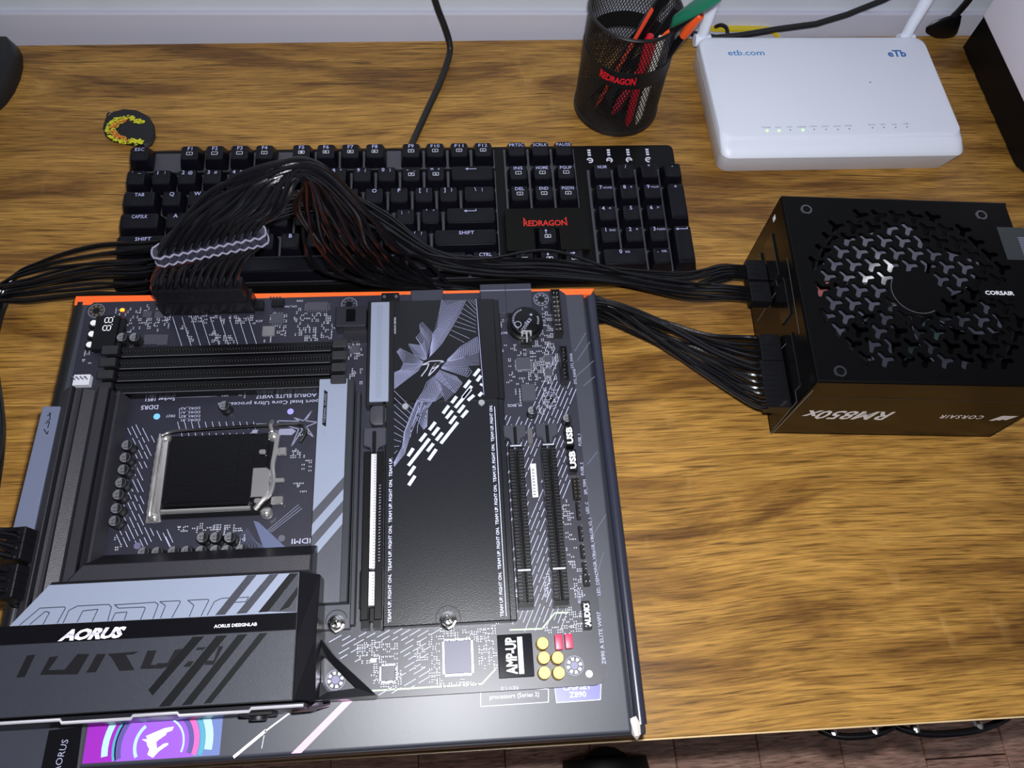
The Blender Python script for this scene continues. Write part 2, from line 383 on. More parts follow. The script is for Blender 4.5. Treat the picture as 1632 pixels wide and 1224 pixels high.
x = X0; run(5, [('CTRL', 1.25), ('', 1.25), ('ALT', 1.25), ('', 6.25), ('ALT', 1.25), ('FN', 1.25), ('', 1.25), ('CTRL', 1.25)])
NX = X0 + 15.42 * U
x = NX; run(0, [('PRTSC',), ('SCRLK',), ('PAUSE',)])
x = NX; run(1, [('INS', 1, None, '1'), ('HOME', 1, None, '2'), ('PGUP', 1, None, '3')])
x = NX; run(2, [('DEL', 1, None, '4'), ('END', 1, None, '5'), ('PGDN', 1, None, '6')])
x = NX; run(4, [1.0, ('aup', 1, None, 'up')])
x = NX; run(5, [('alf', 1, None, 'N'), ('adn', 1, None, 'dn'), ('art', 1, None, 'X')])
QX = X0 + 18.95 * U
x = QX; run(1, [('NUM',), ('/',), ('*',), ('-',)])
x = QX; run(2, [('7', 1, 'HOME'), ('8', 1, '+'), ('9', 1, 'PGUP')])
x = QX; run(3, [('4', 1, '<'), ('5',), ('6', 1, '>')])
x = QX; run(4, [('1', 1, 'END'), ('2', 1, '+'), ('3', 1, 'PGDN')])
x = QX; run(5, [('0', 2, 'INS'), ('.', 1, 'DEL')])
key(QX + 3.5 * U, (ROWY[2] + ROWY[3]) / 2, 1, 2.0, '+'); key(QX + 3.5 * U, (ROWY[4] + ROWY[5]) / 2, 1, 2.0, 'enter')
# raised panel round the arrow keys, with the maker's red lettering
pz = PLZ + 7.0; px0, px1 = NX - 3.0, NX + 3 * U + 4.0
mb = MB().box(px0, ROWY[4] + 10.2, PLZ - 1, px1, ROWY[3] + 9.0, pz).box(px0, ROWY[5] + 10.2, PLZ - 1, NX + U - 0.4, ROWY[4] + 10.2, pz).box(NX + 2 * U + 0.4, ROWY[5] + 10.2, PLZ - 1, px1, ROWY[4] + 10.2, pz)
pn = part('arrow_panel', mb, mat('panel_black', (13, 13, 12), 0.5, 0.0, 0.15), kb)
mb = MB().text('REDRAGON', ((px0 + px1) / 2 - 1, ROWY[3] - 7.2, pz + 0.08), 5.0, bold=0.02, width=34, space=0.95)
for sx in (-1, 1): mb.poly([((px0 + px1) / 2 - 1 + sx * 16.5, ROWY[3] - 3, pz + 0.08), ((px0 + px1) / 2 - 1 + sx * 15.2, ROWY[3] - 1, pz + 0.08), ((px0 + px1) / 2 - 1 + sx * 17.2, ROWY[3] + 0.4, pz + 0.08)])
part('lettering', mb, mat('red_print', (200, 38, 28), 0.45), pn, label='red maker lettering')
# status marks above the number pad
for i, (a, b) in enumerate((('[]', '1'), ('G', 'A'), ('A', 'S'), ('1', 'F'))):
    mx = QX + 3 + i * 16.2; mb = MB()
    for k in range(3): mb.poly([(mx - 1.3, ROWY[0] + 2 + k * 2.4, PLZ + 0.1), (mx + 1.3, ROWY[0] + 2 + k * 2.4, PLZ + 0.1), (mx + 1.3, ROWY[0] + 3.6 + k * 2.4, PLZ + 0.1), (mx - 1.3, ROWY[0] + 3.6 + k * 2.4, PLZ + 0.1)])
    mb.ring(mx, ROWY[0] - 2.5, PLZ + 0.1, 1.5, 2.7, 14, math.radians(-120 + 50 * i), math.radians(170 + 40 * i)); mb.bar((mx - 1.2, ROWY[0] - 2.5), (mx + 1.2, ROWY[0] - 2.5), 0.8, PLZ + 0.1)
    part('status_mark', mb, M_LEG2, kb)
# its cable: out of the back, over the desk and up against the wall
Ti = Matrix.Rotation(-TILT, 4, 'X') @ Matrix.Translation(-Vector(KB0))
cp = [P(650, 244, 14), P(660, 222, 4), P(680, 178, 3.2), P(702, 130, 3.2), P(716, 88, 4), P(716, 66, 12), P(708, 40, 26), P(698, 14, 40), P(688, -20, 60), P(676, -70, 90), Vector((-86, 574, 150)), Vector((-88, 578, 260)), Vector((-84, 580, 420))]
mb = MB().tube([Ti @ q for q in spline(cp, 8)], 2.9, 10)
part('cable', mb, mat('cable_black', (22, 22, 24), 0.45), kb, smooth=True)
# ================================================================== mesh pen cup
CX, CY, CR, CH = 76.5, 489.5, 36.5, 100.0
cup = thing('pen_cup', (CX, CY, 0), 'black wire-mesh pen cup with a red logo band, left of the white router', 'pen cup')
M_MESH = mat('black_enamelled_wire', (20, 20, 22), 0.4)
def lattice(r0, z0, z1, step, wd):
    """expanded mesh: two families of crossing thin strips"""
    m = MB(); rows = int((z1 - z0) / step); cols = int(2 * math.pi * r0 / step)
    for fam in (0, 1):
        for c in range(cols):
            for k in range(rows):
                a0 = 2 * math.pi * (c + (k if fam else -k) * 0.5) / cols; a1 = 2 * math.pi * (c + ((k + 1) if fam else -(k + 1)) * 0.5) / cols
                za, zb = z0 + k * step, z0 + (k + 1) * step; da = wd / r0
                m.add([(CX + r0 * math.cos(a0 - da), CY + r0 * math.sin(a0 - da), za), (CX + r0 * math.cos(a0 + da), CY + r0 * math.sin(a0 + da), za),
                       (CX + r0 * math.cos(a1 + da), CY + r0 * math.sin(a1 + da), zb), (CX + r0 * math.cos(a1 - da), CY + r0 * math.sin(a1 - da), zb)], [(0, 1, 2, 3)])
    return m
ms = part('mesh_side', lattice(CR, 3, CH - 2, 2.7, 0.36), M_MESH, cup, kind='stuff')
so = ms.modifiers.new('thickness', 'SOLIDIFY'); so.thickness = 0.0004; so.offset = 0
part('rim', MB().tube([(CX + CR * math.cos(t * math.pi / 24), CY + CR * math.sin(t * math.pi / 24), CH) for t in range(49)], 1.5, 8), M_MESH, cup, smooth=True)
part('base_ring', MB().lathe([(CR - 1, 0), (CR + 1.0, 0.6), (CR + 1.0, 5.0), (CR - 0.2, 5.6)], CX, CY, 48), M_MESH, cup, smooth=True)
band = MB(); n = 48
for i in range(n): pass
def wall_band(r, z0, z1, a0, a1, n, th=0.5):
    m = MB(); rings = []
    for i in range(n + 1):
        a = a0 + (a1 - a0) * i / n; c, s_ = math.cos(a), math.sin(a)
        rings.append([(CX + r * c, CY + r * s_, z0), (CX + (r + th) * c, CY + (r + th) * s_, z0), (CX + (r + th) * c, CY + (r + th) * s_, z1), (CX + r * c, CY + r * s_, z1)])
    return m.loft(rings)
part('band', wall_band(CR + 0.2, 54, 69, 0, 2 * math.pi, 48), mat('black_band', (15, 15, 17), 0.5), cup, smooth=True)
lg = MB(); vs, fs, bb = text_mesh('REDRAGON', 0.03, 0.92)
for (x_, y_) in vs:
    t = (x_ - bb[0]) / (bb[2] - bb[0]); a = math.radians(226 + 47 * t); z = 58.2 + 8.0 * (y_ - bb[1]) / (bb[3] - bb[1]) * (1 - 0.25 * math.sin(math.pi * t))
    lg.v.append((CX + (CR + 0.95) * math.cos(a), CY + (CR + 0.95) * math.sin(a), z))
lg.f += fs
part('lettering', lg, mat('bright_red_print', (214, 30, 44), 0.4), cup, label='bright red logo lettering')
# what stands in the cup: each pen leans on the rim
def pen(name, label, cat, a, b, r, m, cap=None, capm=None, clip=None, clipm=None, tip=True):
    a, b = Vector(a), Vector(b); t = thing(name, tuple(a), label, cat, 'pens and tools in the mesh cup')
    d = b - a
    prof = [a, a + d * 0.06, a + d * 0.10, b - d * 0.02, b]
    part('barrel', MB().tube(prof, [r * 0.25, r * 0.7, r, r, r * 0.8], 10), m, t, smooth=True)
    if cap: part('cap', MB().tube([a + d * cap[0], a + d * (cap[0] + 0.01), a + d * (cap[1] - 0.01), a + d * cap[1]], [r, r * 1.15, r * 1.15, r * 0.8], 10), capm, t, smooth=True)
    if clip:
        side = d.cross(Vector((1, 0.3, 0))).normalized() * (r * 1.35)
        part('clip', MB().tube([a + d * clip[0] + side, a + d * clip[1] + side], 1.1, 6), clipm, t, smooth=True)
    return t
M_RED = mat('orange_red_plastic', (226, 72, 44), 0.35); M_GREEN = mat('green_plastic', (16, 104, 78), 0.4); M_PINK = mat('pink_red_plastic', (205, 50, 70), 0.4); M_ORANGE = mat('orange_plastic', (244, 92, 40), 0.35)
FB = lambda dx, dy: (CX + dx, CY + dy, 4.5)
pen('pencil', 'thin orange-red pencil leaning left in the mesh cup', 'pencil', FB(-20, -8), P(1040, 14, 124), 1.6, M_RED)
pen('marker', 'thick black marker with white lettering leaning right in the cup', 'marker', FB(-12, 10), P(1062, -10, 138), 5.0, K_BLACK)
pen('black_pen', 'slim black pen standing between the marker and the green tool', 'pen', FB(-4, -4), P(1080, 12, 122), 3.4, K_SOFT)
g = pen('cutter_knife', 'green handled tool rising from the cup over the router', 'knife', FB(-22, 6), P(1160, -22, 150), 3.0, K_SOFT)
a, b = P(1070, 36, 118), P(1150, -14, 148)
dz = Vector((0, 0, 1)); side = (b - a).cross(dz).normalized()
part('handle', MB().loft([[a + (b - a) * t + side * (wd * math.cos(q)) + dz * (5 * math.sin(q)) for q in [k * math.pi / 6 for k in range(12)]] for t, wd in ((0, 1.5), (0.05, 4), (0.4, 7.5), (0.8, 9.5), (1.0, 9))]), M_GREEN, g, smooth=True)
pen('orange_tip_pen', 'black pen with a bright orange end beside the green tool', 'pen', FB(4, -12), P(1117, 22, 118), 3.2, K_BLACK, cap=(0.80, 1.0), capm=M_ORANGE)
pen('red_eraser_pen', 'short pink-red pen with an orange collar low in the cup', 'pen', FB(-6, -16), P(1064, 44, 101), 3.4, M_PINK, cap=(0.86, 1.0), capm=M_ORANGE)
pen('scarlet_pen', 'deep red pen seen through the lower mesh of the cup', 'pen', FB(6, -30), (CX + 8, CY - 26, 97), 3.4, mat('deep_red_plastic', (196, 22, 40), 0.4))
pen('white_pen', 'pale white pen seen through the mesh, right of the red one', 'pen', FB(15, -27), (CX + 18, CY - 24, 96), 3.0, mat('ivory_plastic', (220, 218, 205), 0.4))
# ================================================================== router
M_RW = mat('white_router_plastic', (228, 234, 248), 0.42); M_RB = mat('blue_print', (40, 132, 198), 0.5)
rt = thing('router', (258, 470, 0), 'white internet router with two antennas and blue printing, at the back right', 'router')
def rq(x0, y0, x1, y1, r, z): return [(x, y, z) for x, y in rrect(x0, y0, x1, y1, r, 5)]
body = MB().loft([rq(157, 412, 359, 540, 8, 0.6), rq(155, 410.5, 361, 541, 8, 3), rq(152, 404.5, 363, 540, 8, 24.5)])
part('body', body, M_RW, rt, smooth=True)
lid = MB().loft([rq(152, 404.3, 363, 540, 8, 24.9), rq(151.5, 405.5, 362, 539, 9, 27.5), rq(151, 412, 361, 538, 10, 31.2), rq(151, 417.5, 360.5, 537, 10, 32.6), rq(151.6, 418.2, 360, 536, 10, 33.8), rq(153.5, 420, 358, 534, 9, 34.5)])
part('lid', lid, M_RW, rt, smooth=True)
zt = 34.6
o = P(1190, 88, zt); mb = MB().text('etb.com', (o.x, o.y, zt), 6.6, bold=0.008, width=33)
part('print', mb, M_RB, rt, label='light blue web address')
o = P(1431, 90, zt); mb = MB().text('eTb', (o.x, o.y, zt), 8.0, bold=0.03, width=17)
part('print', mb, mat('deep_blue_print', (28, 104, 176), 0.5), rt, label='blue logo lettering')
M_LED = mat('green_led', (150, 255, 120), 0.4, emit=2.2); M_OFF = mat('dark_led', (120, 124, 130), 0.4)
M_TINY = mat('tiny_grey_print', (120, 124, 138), 0.6)
names = ['POWER', 'PON', 'LOS', 'INTERNET', 'LAN1', 'LAN2', 'LAN3', 'LAN4', '', 'WLAN', 'WPS', 'TEL', 'USB']
for i, (u, v) in enumerate(((1223, 211), (1242, 211), (1260, 210), (1280, 210), (1298, 209), (1317, 209), (1336, 209), (1354, 208), None, (1391, 206.5), (1409, 206), (1428, 206), (1446, 205)) if False else [(1223, 211), (1242, 211), (1260, 210), (1280, 210), (1298, 209), (1317, 209), (1336, 209), (1354, 208), (1391, 206.5), (1409, 206), (1428, 206), (1446, 205)]):
    q = P(u, v, 34.2); on = i in (0, 1, 3)
    part('led' if on else 'led_hole', MB().cyl(q.x, q.y + 1.5, 33.6, 34.75, 1.0 if on else 0.6, n=10), M_LED if on else M_OFF, rt)
    part('print', MB().text([n_ for n_ in names if n_][i], (q.x, q.y + 4.3, zt), 1.5, width=min(8, 1.5 * len([n_ for n_ in names if n_][i]))), M_TINY, rt)
part('pinhole', MB().cyl(P(1387, 131, zt).x, P(1387, 131, zt).y, 34, 34.6, 0.8, n=10), M_OFF, rt)
for (u0, v0, u1, v1, tilt) in ((1119, 66, 1140, -60, 0), (1441, 60, 1470, -40, 1)):
    a = P(u0, v0, 26); a.y = 544; b = Vector((a.x + (5 if tilt == 0 else 3), 552, 200))
    an = part('antenna', MB().tube([a + Vector((0, 0, 4)), a + Vector((0, 1, 14)), a + (b - a) * 0.2, a + (b - a) * 0.6, b], [5.2, 5.2, 5.6, 5.0, 4.2], 12), M_RW, rt, smooth=True)
    part('hinge', MB().tube([(a.x - 7, 542, 26), (a.x + 7, 542, 26)], 5.5, 12), M_RW, an, smooth=True)
# cords behind the router
M_CORD = mat('black_cord', (20, 20, 22), 0.4)
c = spline([P(1088, 44, 40), P(1104, 54, 36), P(1140, 61, 32), P(1180, 56, 36), P(1240, 46, 44), P(1300, 36, 52), P(1350, 20, 62), P(1410, -2, 76), P(1460, -30, 90)], 8)
c = [Vector((q.x, max(q.y, 546) if q.x > 150 else q.y, q.z)) for q in c]
solo('power_lead', MB().tube([P(q[0], q[1], q[2]) for q in ((1094, 46, 22), (1106, 54, 22), (1140, 60, 23), (1180, 56, 25), (1240, 46, 31), (1300, 38, 36), (1350, 23, 44), (1410, -1, 56), (1470, -32, 70))] + [Vector((400, 572, 110)), Vector((420, 578, 190)), Vector((425, 580, 330))], 2.6, 10), M_CORD, tuple(P(1180, 56, 0)), 'black power cord curving up behind the white router', 'cord', smooth=True)
solo('looped_lead', MB().tube(spline([P(1138, 46, 4), P(1142, 42, 10), P(1150, 40, 14), P(1158, 45, 12), P(1160, 58, 6), P(1162, 72, 3)], 6), 1.8, 8), M_CORD, tuple(P(1150, 50, 0)), 'small black cord loop behind the left antenna', 'cord', smooth=True)
M_YEL = mat('yellow_cable', (212, 190, 34), 0.4)
yp = spline([P(1108, 36, 6), P(1140, 42, 7), P(1180, 42, 7), P(1222, 44, 6), P(1236, 52, 4), P(1244, 66, 4), P(1246, 78, 4)], 6)
mb = MB()
mb.loft([[q + Vector((0, -6, -1.2)), q + Vector((0, 6, -1.2)), q + Vector((0, 6, 1.2)), q + Vector((0, -6, 1.2))] for q in yp])
solo('yellow_cable', mb, M_YEL, tuple(yp[0]), 'flat yellow network cable lying behind the router', 'cable', smooth=True)
# plug against the wall
pg = thing('power_plug', tuple(P(1508, 46, 0)), 'black rounded power plug behind the desk at the wall', 'plug')
q = P(1508, 47, 6); q.y = WALL_Y - 5
def at_y(u, v, y):
    d = CROT @ Vector(((u - 816.0) / FPX, -(v - 612.0) / FPX, -1.0)); t = (y - CAM.y) / d.y; return CAM + d * t
q = at_y(1508, 44, 574)
mb = MB().lathe([(2, 0), (11, 0.5), (14, 4), (13, 12), (8, 20), (4, 25), (2.5, 27)], 0, 0, 20).xf(Matrix.Translation((q.x - 2, 578, q.z - 14)) @ Matrix.Rotation(math.radians(22), 4, 'Y') @ Matrix.Diagonal((1.3, 0.28, 1, 1)))
part('housing', mb, K_BLACK, pg, smooth=True)
part('lead', MB().tube(spline([at_y(1519, 27, 577), at_y(1530, 16, 578), at_y(1548, -6, 578), at_y(1570, -40, 578)], 5), 3.2, 8), K_BLACK, pg, smooth=True)
solo('wall_dark_line', MB().tube([at_y(1452, 50, 577), at_y(1466, 26, 578), at_y(1484, -10, 578), at_y(1500, -40, 578)], 1.6, 6), M_CORD, tuple(at_y(1452, 50, 577)), 'thin black line running up the wall beside the right antenna', 'cord', smooth=True)  # thin dark tube rising just in front of the wall
# ================================================================== white machine with a black base at the right edge
pm = thing('printer', (520, 480, 0), 'white office machine on a black base, cut by the right edge of the photo', 'printer')
bp_ = [(424, 412), (432, 402), (640, 402), (640, 566), (424, 561)]
part('base', MB().prism([(x_ + 1.5 if x_ < 430 else x_, y_) for x_, y_ in bp_], 1.5, 37), mat('black_base_plastic', (10, 10, 12), 0.4, 0.0, 0.2), pm, bevel=0.8)
for i in range(5):
    part('base_foot', MB().box(426.3, 416 + i * 29, 0, 470, 438 + i * 29, 4.5), K_BLACK, pm, bevel=1.0)
part('cabinet', MB().prism(bp_, 37.2, 235), mat('white_machine_plastic', (222, 216, 228), 0.5), pm, bevel=1.2, seg=2)
# ================================================================== black stand base at the left edge
mb = MB(); fp = [(-560, 566)] + [(-454 + 0, 566), (-448, 556), (-444, 540), (-443.5, 525), (-445, 510), (-449, 496), (-456, 484), (-468, 474), (-484, 467), (-505, 463), (-560, 462)]
fp2 = [(x_ - 4 if x_ > -550 else x_, y_ + (-1 if y_ > 540 else 3)) for x_, y_ in fp]
sb = thing('stand_base', (-500, 515, 0), 'black rounded stand base at the back left corner of the desk', 'stand')
part('foot_plate', MB().frustum(fp, 0, fp2, 13), mat('black_stand_plastic', (14, 14, 17), 0.42), sb, bevel=1.5, seg=2, smooth=True)
part('neck', MB().box(-600, 540, 13, -520, 562, 160), K_BLACK, sb, bevel=2)
# ================================================================== flame-patterned key pouch
kc = thing('key_fob', tuple(P(207, 206, 0)), 'small black rubber tag with yellow and orange flames, at the keyboard corner', 'key tag')
out = [P(u, v, 0) for u, v in ((166, 208), (170, 194), (182, 184), (200, 179), (222, 181), (240, 190), (248, 204), (250, 220), (244, 233), (234, 238), (206, 233), (182, 228), (170, 221))]
poly = [(q.x, q.y) for q in reversed(out)]
cxm = sum(a_[0] for a_ in poly) / len(poly); cym = sum(a_[1] for a_ in poly) / len(poly)
def shr(k): return [(cxm + (a_[0] - cxm) * k, cym + (a_[1] - cym) * k) for a_ in poly]
mb = MB().loft([[(a_[0], a_[1], 0) for a_ in shr(0.97)], [(a_[0], a_[1], 2.5) for a_ in poly], [(a_[0], a_[1], 5) for a_ in shr(0.94)], [(a_[0], a_[1], 5.6) for a_ in shr(0.8)]])
part('body', mb, mat('black_rubber', (22, 22, 26), 0.55), kc, smooth=True)
rnd = random.Random(5)
FL = [MB(), MB()]
for i in range(460):
    t = rnd.uniform(0.06, 0.94); a = math.radians(28 + 304 * t)
    rr = rnd.uniform(0.52, 0.98); u = 205 + 37 * rr * math.cos(a) * (1.0 if math.cos(a) < 0 else 1.05); v = 207 + 23 * rr * math.sin(a) + (3 if u > 215 else 0)
    if rr < 0.66 and math.cos(a) > -0.2: continue
    q = P(u, v, 5.7); ang = rnd.gauss(-0.4 if v > 207 else 0.5, 0.5); ln = rnd.uniform(2.0, 4.2); wd = rnd.uniform(0.8, 1.5)
    dx, dy = math.cos(ang) * ln / 2, math.sin(ang) * ln / 2
    FL[1 if (u < 205 and rr < 0.82 and rnd.random() < 0.75) else 0].add([(q.x - dx, q.y - dy, 5.75 + i * 0.0012), (q.x + dy * wd / ln, q.y - dx * wd / ln, 5.75 + i * 0.0012), (q.x + dx, q.y + dy, 5.75 + i * 0.0012), (q.x - dy * wd / ln, q.y + dx * wd / ln, 5.75 + i * 0.0012)], [(0, 1, 2, 3)])
part('flame_print', FL[0], mat('yellow_flame', (214, 214, 44), 0.5), kc, label='yellow flame strokes')
part('flame_print', FL[1], mat('orange_flame', (205, 120, 40), 0.5), kc, label='orange flame strokes')
q = P(176, 184, 4); part('ring', MB().tube([(q.x + 3.2 * math.cos(t * math.pi / 8), q.y + 3.2 * math.sin(t * math.pi / 8), 3 + 1.5 * math.sin(t * math.pi / 8)) for t in range(17)], 0.7, 6), K_STEEL, kc, smooth=True)
# ================================================================== slipper on the floor
q = P(965, 1232, FLOOR_Z); sl = thing('slipper', (q.x, q.y, FLOOR_Z), 'black slipper on the floor below the desk front edge', 'slipper')
M_SLP = mat('black_foam', (20, 22, 24), 0.5, bump=0.4, bscale=0.4)
def foot(k, dy=0): return [(q.x + 58 * k * math.cos(t) * (1 + 0.12 * math.sin(t)), q.y - 70 + (105 * k + dy) * math.sin(t)) for t in [i * math.pi / 14 for i in range(28)]]
part('sole', MB().prism(foot(1.0), FLOOR_Z, FLOOR_Z + 22), M_SLP, sl, bevel=4, seg=2, smooth=True)
part('insole', MB().prism(foot(0.86), FLOOR_Z + 21, FLOOR_Z + 24), mat('brown_insole', (120, 74, 66), 0.6), sl)
rings = []
for i in range(9):
    a = math.pi * i / 8; rings.append([(q.x + (66 - k * 5) * math.cos(a), q.y + yy, FLOOR_Z + 6 + (58 - k * 8) * math.sin(a)) for k, yy in ((0, -60), (0, -10), (1, 20), (2, 20), (2, -10), (1, -60))])
part('strap', MB().loft(rings), M_SLP, sl, smooth=True)
# ================================================================== cardboard box under the board
BZ = 74.0
bx = thing('motherboard_box', (-148, 112, 0), 'large flat black cardboard product box lying at the desk front with purple artwork', 'box')
M_CARD = mat('box_card', (48, 51, 62), 0.47, 0.0, 0.9, bump=0.04, bscale=0.6, var=0.06, vscale=0.05)
M_CARD_D = mat('box_card_dark', (30, 31, 38), 0.4)
FLc, FRc, BRc, BLc = (-320, -24.2), (19.5, -25.0), (21.0, 248.0), (-316.5, 252.0)
part('body', MB().frustum([FLc, FRc, BRc, BLc], 0, [FLc, FRc, BRc, BLc], BZ - 4), M_CARD_D, bx, bevel=1.5, seg=2, smooth=True)
def yb(x_): return FLc[1] + (FRc[1] - FLc[1]) * (x_ - FLc[0]) / (FRc[0] - FLc[0])
def yt(x_): return BLc[1] + (BRc[1] - BLc[1]) * (x_ - BLc[0]) / (BRc[0] - BLc[0])
lidp = [(-319, yb(-319) + 1), (11.5, yb(11.5) + 1), (13.2, yt(13.2) - 1), (-314, yt(-314) - 1)]
lid = part('lid', MB().prism(lidp, BZ - 4, BZ), M_CARD, bx, bevel=2.2, seg=3, smooth=True)
M_LIP = mat('box_lip_card', (40, 42, 56), 0.3)
lip = MB().tube([(16.9, yb(17) + 5, BZ - 4.2), (18.2, yt(18) - 1.5, BZ - 4.2)], 3.5, 12); part('side_lip', lip, M_LIP, bx, smooth=True)
part('lid_edge_left', MB().tube([(-315.5, yb(-319) + 4, BZ - 4.2), (-312.5, yt(-315) - 4, BZ - 4.2)], 4.9, 12), mat('box_edge_black', (14, 14, 17), 0.4), bx, smooth=True)
M_ORG = mat('orange_card', (246, 100, 36), 0.5)
part('orange_edge', MB().prism([(-316, yt(-316) - 6.2), (18, yt(18) - 4.0), (20.5, yt(20) + 0.4), (-316, yt(-316) + 0.4)], BZ - 6, BZ + 0.3), M_ORG, bx, label='bright orange edge of the box flap')
a = P(1012, 1158, BZ - 3); part('torn_corner', MB().tube([a + Vector((-1, 4, 0)), a + Vector((0, 1, 0.5)), a + Vector((0.6, -3.5, -1)), a + Vector((0.8, -6, -3))], [2.8, 3.0, 2.4, 0.5], 8), mat('raw_card', (205, 196, 190), 0.7), bx, smooth=True)
zb = BZ + 0.06
def BP(u, v, z=zb): q = P(u, v, z); return (q.x, q.y)
def pxpoly(pts, z): return MB().poly([BP(u, v, z) for u, v in pts], z)
ZB = lambda x_, y_: (120 + x_ / 4.533, 1120 + y_ / 4.533)
yfr = lambda x_: yb(x_) + 3.0
def artx(u): return P(u, 1180, zb).x
# purple picture: graded panels, rings, falcon emblem
c0 = BP(*ZB(600, 300)); cx_, cy_ = c0[0], c0[1]
xl, xr = artx(137), artx(352)
def strip(xa, xb, m, nm='picture', z=zb, lab=None, top=34.0):
    return part(nm, MB().poly([(xa, yfr(xa)), (xb, yfr(xb)), (xb, top), (xa, top)], z), m, lid, label=lab)
strip(xl, xl + (xr - xl) * 0.80, mat('purple_print', (150, 92, 214), 0.3), lab='purple printed picture')
strip(xl - 0.1, xl + 16, mat('magenta_print', (150, 44, 176), 0.3), z=zb + 0.02)
strip(xl + (xr - xl) * 0.80, xr, mat('slate_blue_print', (108, 124, 176), 0.3))
def clipring(r0, r1, a0, a1, m, z, n=20):
    mb_ = MB(); 
    for i in range(n):
        qa = [a0 + (a1 - a0) * (i + d) / n for d in (0, 1)]
        pts = [(cx_ + r * math.cos(math.radians(q)), cy_ + r * math.sin(math.radians(q))) for r, q in ((r0, qa[0]), (r1, qa[0]), (r1, qa[1]), (r0, qa[1]))]
        if all(p_[1] > yfr(p_[0]) for p_ in pts): mb_.poly(pts, z)
    return part('picture', mb_, m, lid)
M_CY = mat('pale_cyan_print', (176, 226, 240), 0.3); M_TEAL = mat('teal_print', (86, 160, 184), 0.3); M_PK = mat('pink_print', (226, 104, 176), 0.3); M_INDG = mat('indigo_print', (96, 84, 150), 0.3)
K = P(400, 1180, zb).x - P(399, 1180, zb).x
clipring(78 * K, 88 * K, 100, 262, M_CY, zb + 0.05); clipring(58 * K, 68 * K, 105, 258, M_INDG, zb + 0.05); clipring(66 * K, 72 * K, 105, 258, M_TEAL, zb + 0.05)
clipring(34 * K, 39 * K, 130, 250, M_CY, zb + 0.05); clipring(38 * K, 41 * K, -20, 60, M_CY, zb + 0.05)
clipring(48 * K, 58 * K, -80, 75, M_INDG, zb + 0.04); clipring(56 * K, 64 * K, -80, 75, M_PK, zb + 0.05); clipring(74 * K, 86 * K, -75, 72, M_CY, zb + 0.05); clipring(66 * K, 73 * K, -75, 72, M_TEAL, zb + 0.05)
fal = [(480, 265), (520, 262), (510, 240), (570, 215), (640, 185), (665, 180), (712, 172), (700, 200), (660, 215), (655, 232), (600, 270), (585, 285), (590, 330), (640, 295), (670, 290), (672, 303), (640, 325), (605, 350), (560, 398), (520, 375), (535, 335), (520, 310), (515, 285)]
part('emblem', pxpoly([ZB(*q) for q in fal], zb + 0.08), mat('white_emblem_print', (226, 244, 248), 0.4), lid, label='pale falcon head emblem')
M_LINE = mat('pink_line_print', (240, 176, 226), 0.35)
part('print_line', MB().bar(BP(372, 1207), BP(424, 1164), 1.5, zb + 0.03).bar(BP(422, 1166), BP(462, 1136), 0.8, zb + 0.03).bar(BP(421, 1172), BP(417, 1193), 0.3, zb + 0.03), mat('white_line_print', (236, 228, 242), 0.35), lid)
part('print_line', MB().poly([BP(464, 1201), BP(480, 1200), BP(563, 1116), BP(546, 1119)], zb + 0.03), M_LINE, lid, label='pink diagonal stripe')
# foil flap at the far left
part('foil_strip', MB().poly([BP(78, 1164), BP(131, 1158), BP(122, 1230), BP(64, 1232)], zb + 0.03), mat('black_foil', (22, 22, 26), 0.2, 0.3), lid)
for i, s_ in enumerate(('NVIDIA', 'G-SYNC')):
    pass
part('print_line', MB().bar(BP(134, 1157), BP(124, 1230), 1.2, zb + 0.05), mat('silver_foil', (190, 190, 200), 0.2, 0.9), lid)
q = P(102, 1205, zb); part('print', MB().text('AORUS', (q.x, q.y, zb + 0.06), 3.2, xd=(0.12, 1, 0), yd=(-1, 0.12, 0)), K_GREY, lid)
# badge frames at the front right
M_BADGE = mat('badge_blue', (112, 112, 168), 0.35)
for pts, bad in ((((766, 1098), (874, 1098), (874, 1119), (766, 1126)), 0), (((884, 1094), (958, 1090), (957, 1115), (887, 1120)), 1)):
    w_ = [BP(*q) for q in pts]
    if bad: part('print', MB().poly(w_, zb), M_BADGE, lid)
    part('print_line', MB().line(w_ + [w_[0]], 0.35, zb + 0.04), K_WHITE, lid)
mb = MB(); q = P(921, 1111, zb); mb.text('Z890', (q.x, q.y, zb + 0.07), 2.7, bold=0.02, width=9); q = P(920, 1099, zb); mb.text('CHIPSET', (q.x, q.y, zb + 0.07), 2.6, bold=0.02, width=15)
q = P(820, 1112, zb); mb.text('processors (Series 2)', (q.x, q.y, zb + 0.07), 2.2, width=26); part('print', mb, K_WHITE, lid)
M_EMB = mat('box_emboss_line', (92, 94, 110), 0.35)
mb = MB()
for u0, v0, u1, v1 in ((916, 560, 934, 530), (920, 575, 940, 545), (918, 600, 946, 575), (930, 615, 948, 600), (936, 740, 952, 720), (940, 860, 966, 820), (950, 920, 962, 880)): mb.bar(BP(u0, v0), BP(u1, v1), 0.5, zb)
part('print_line', mb, M_EMB, lid)
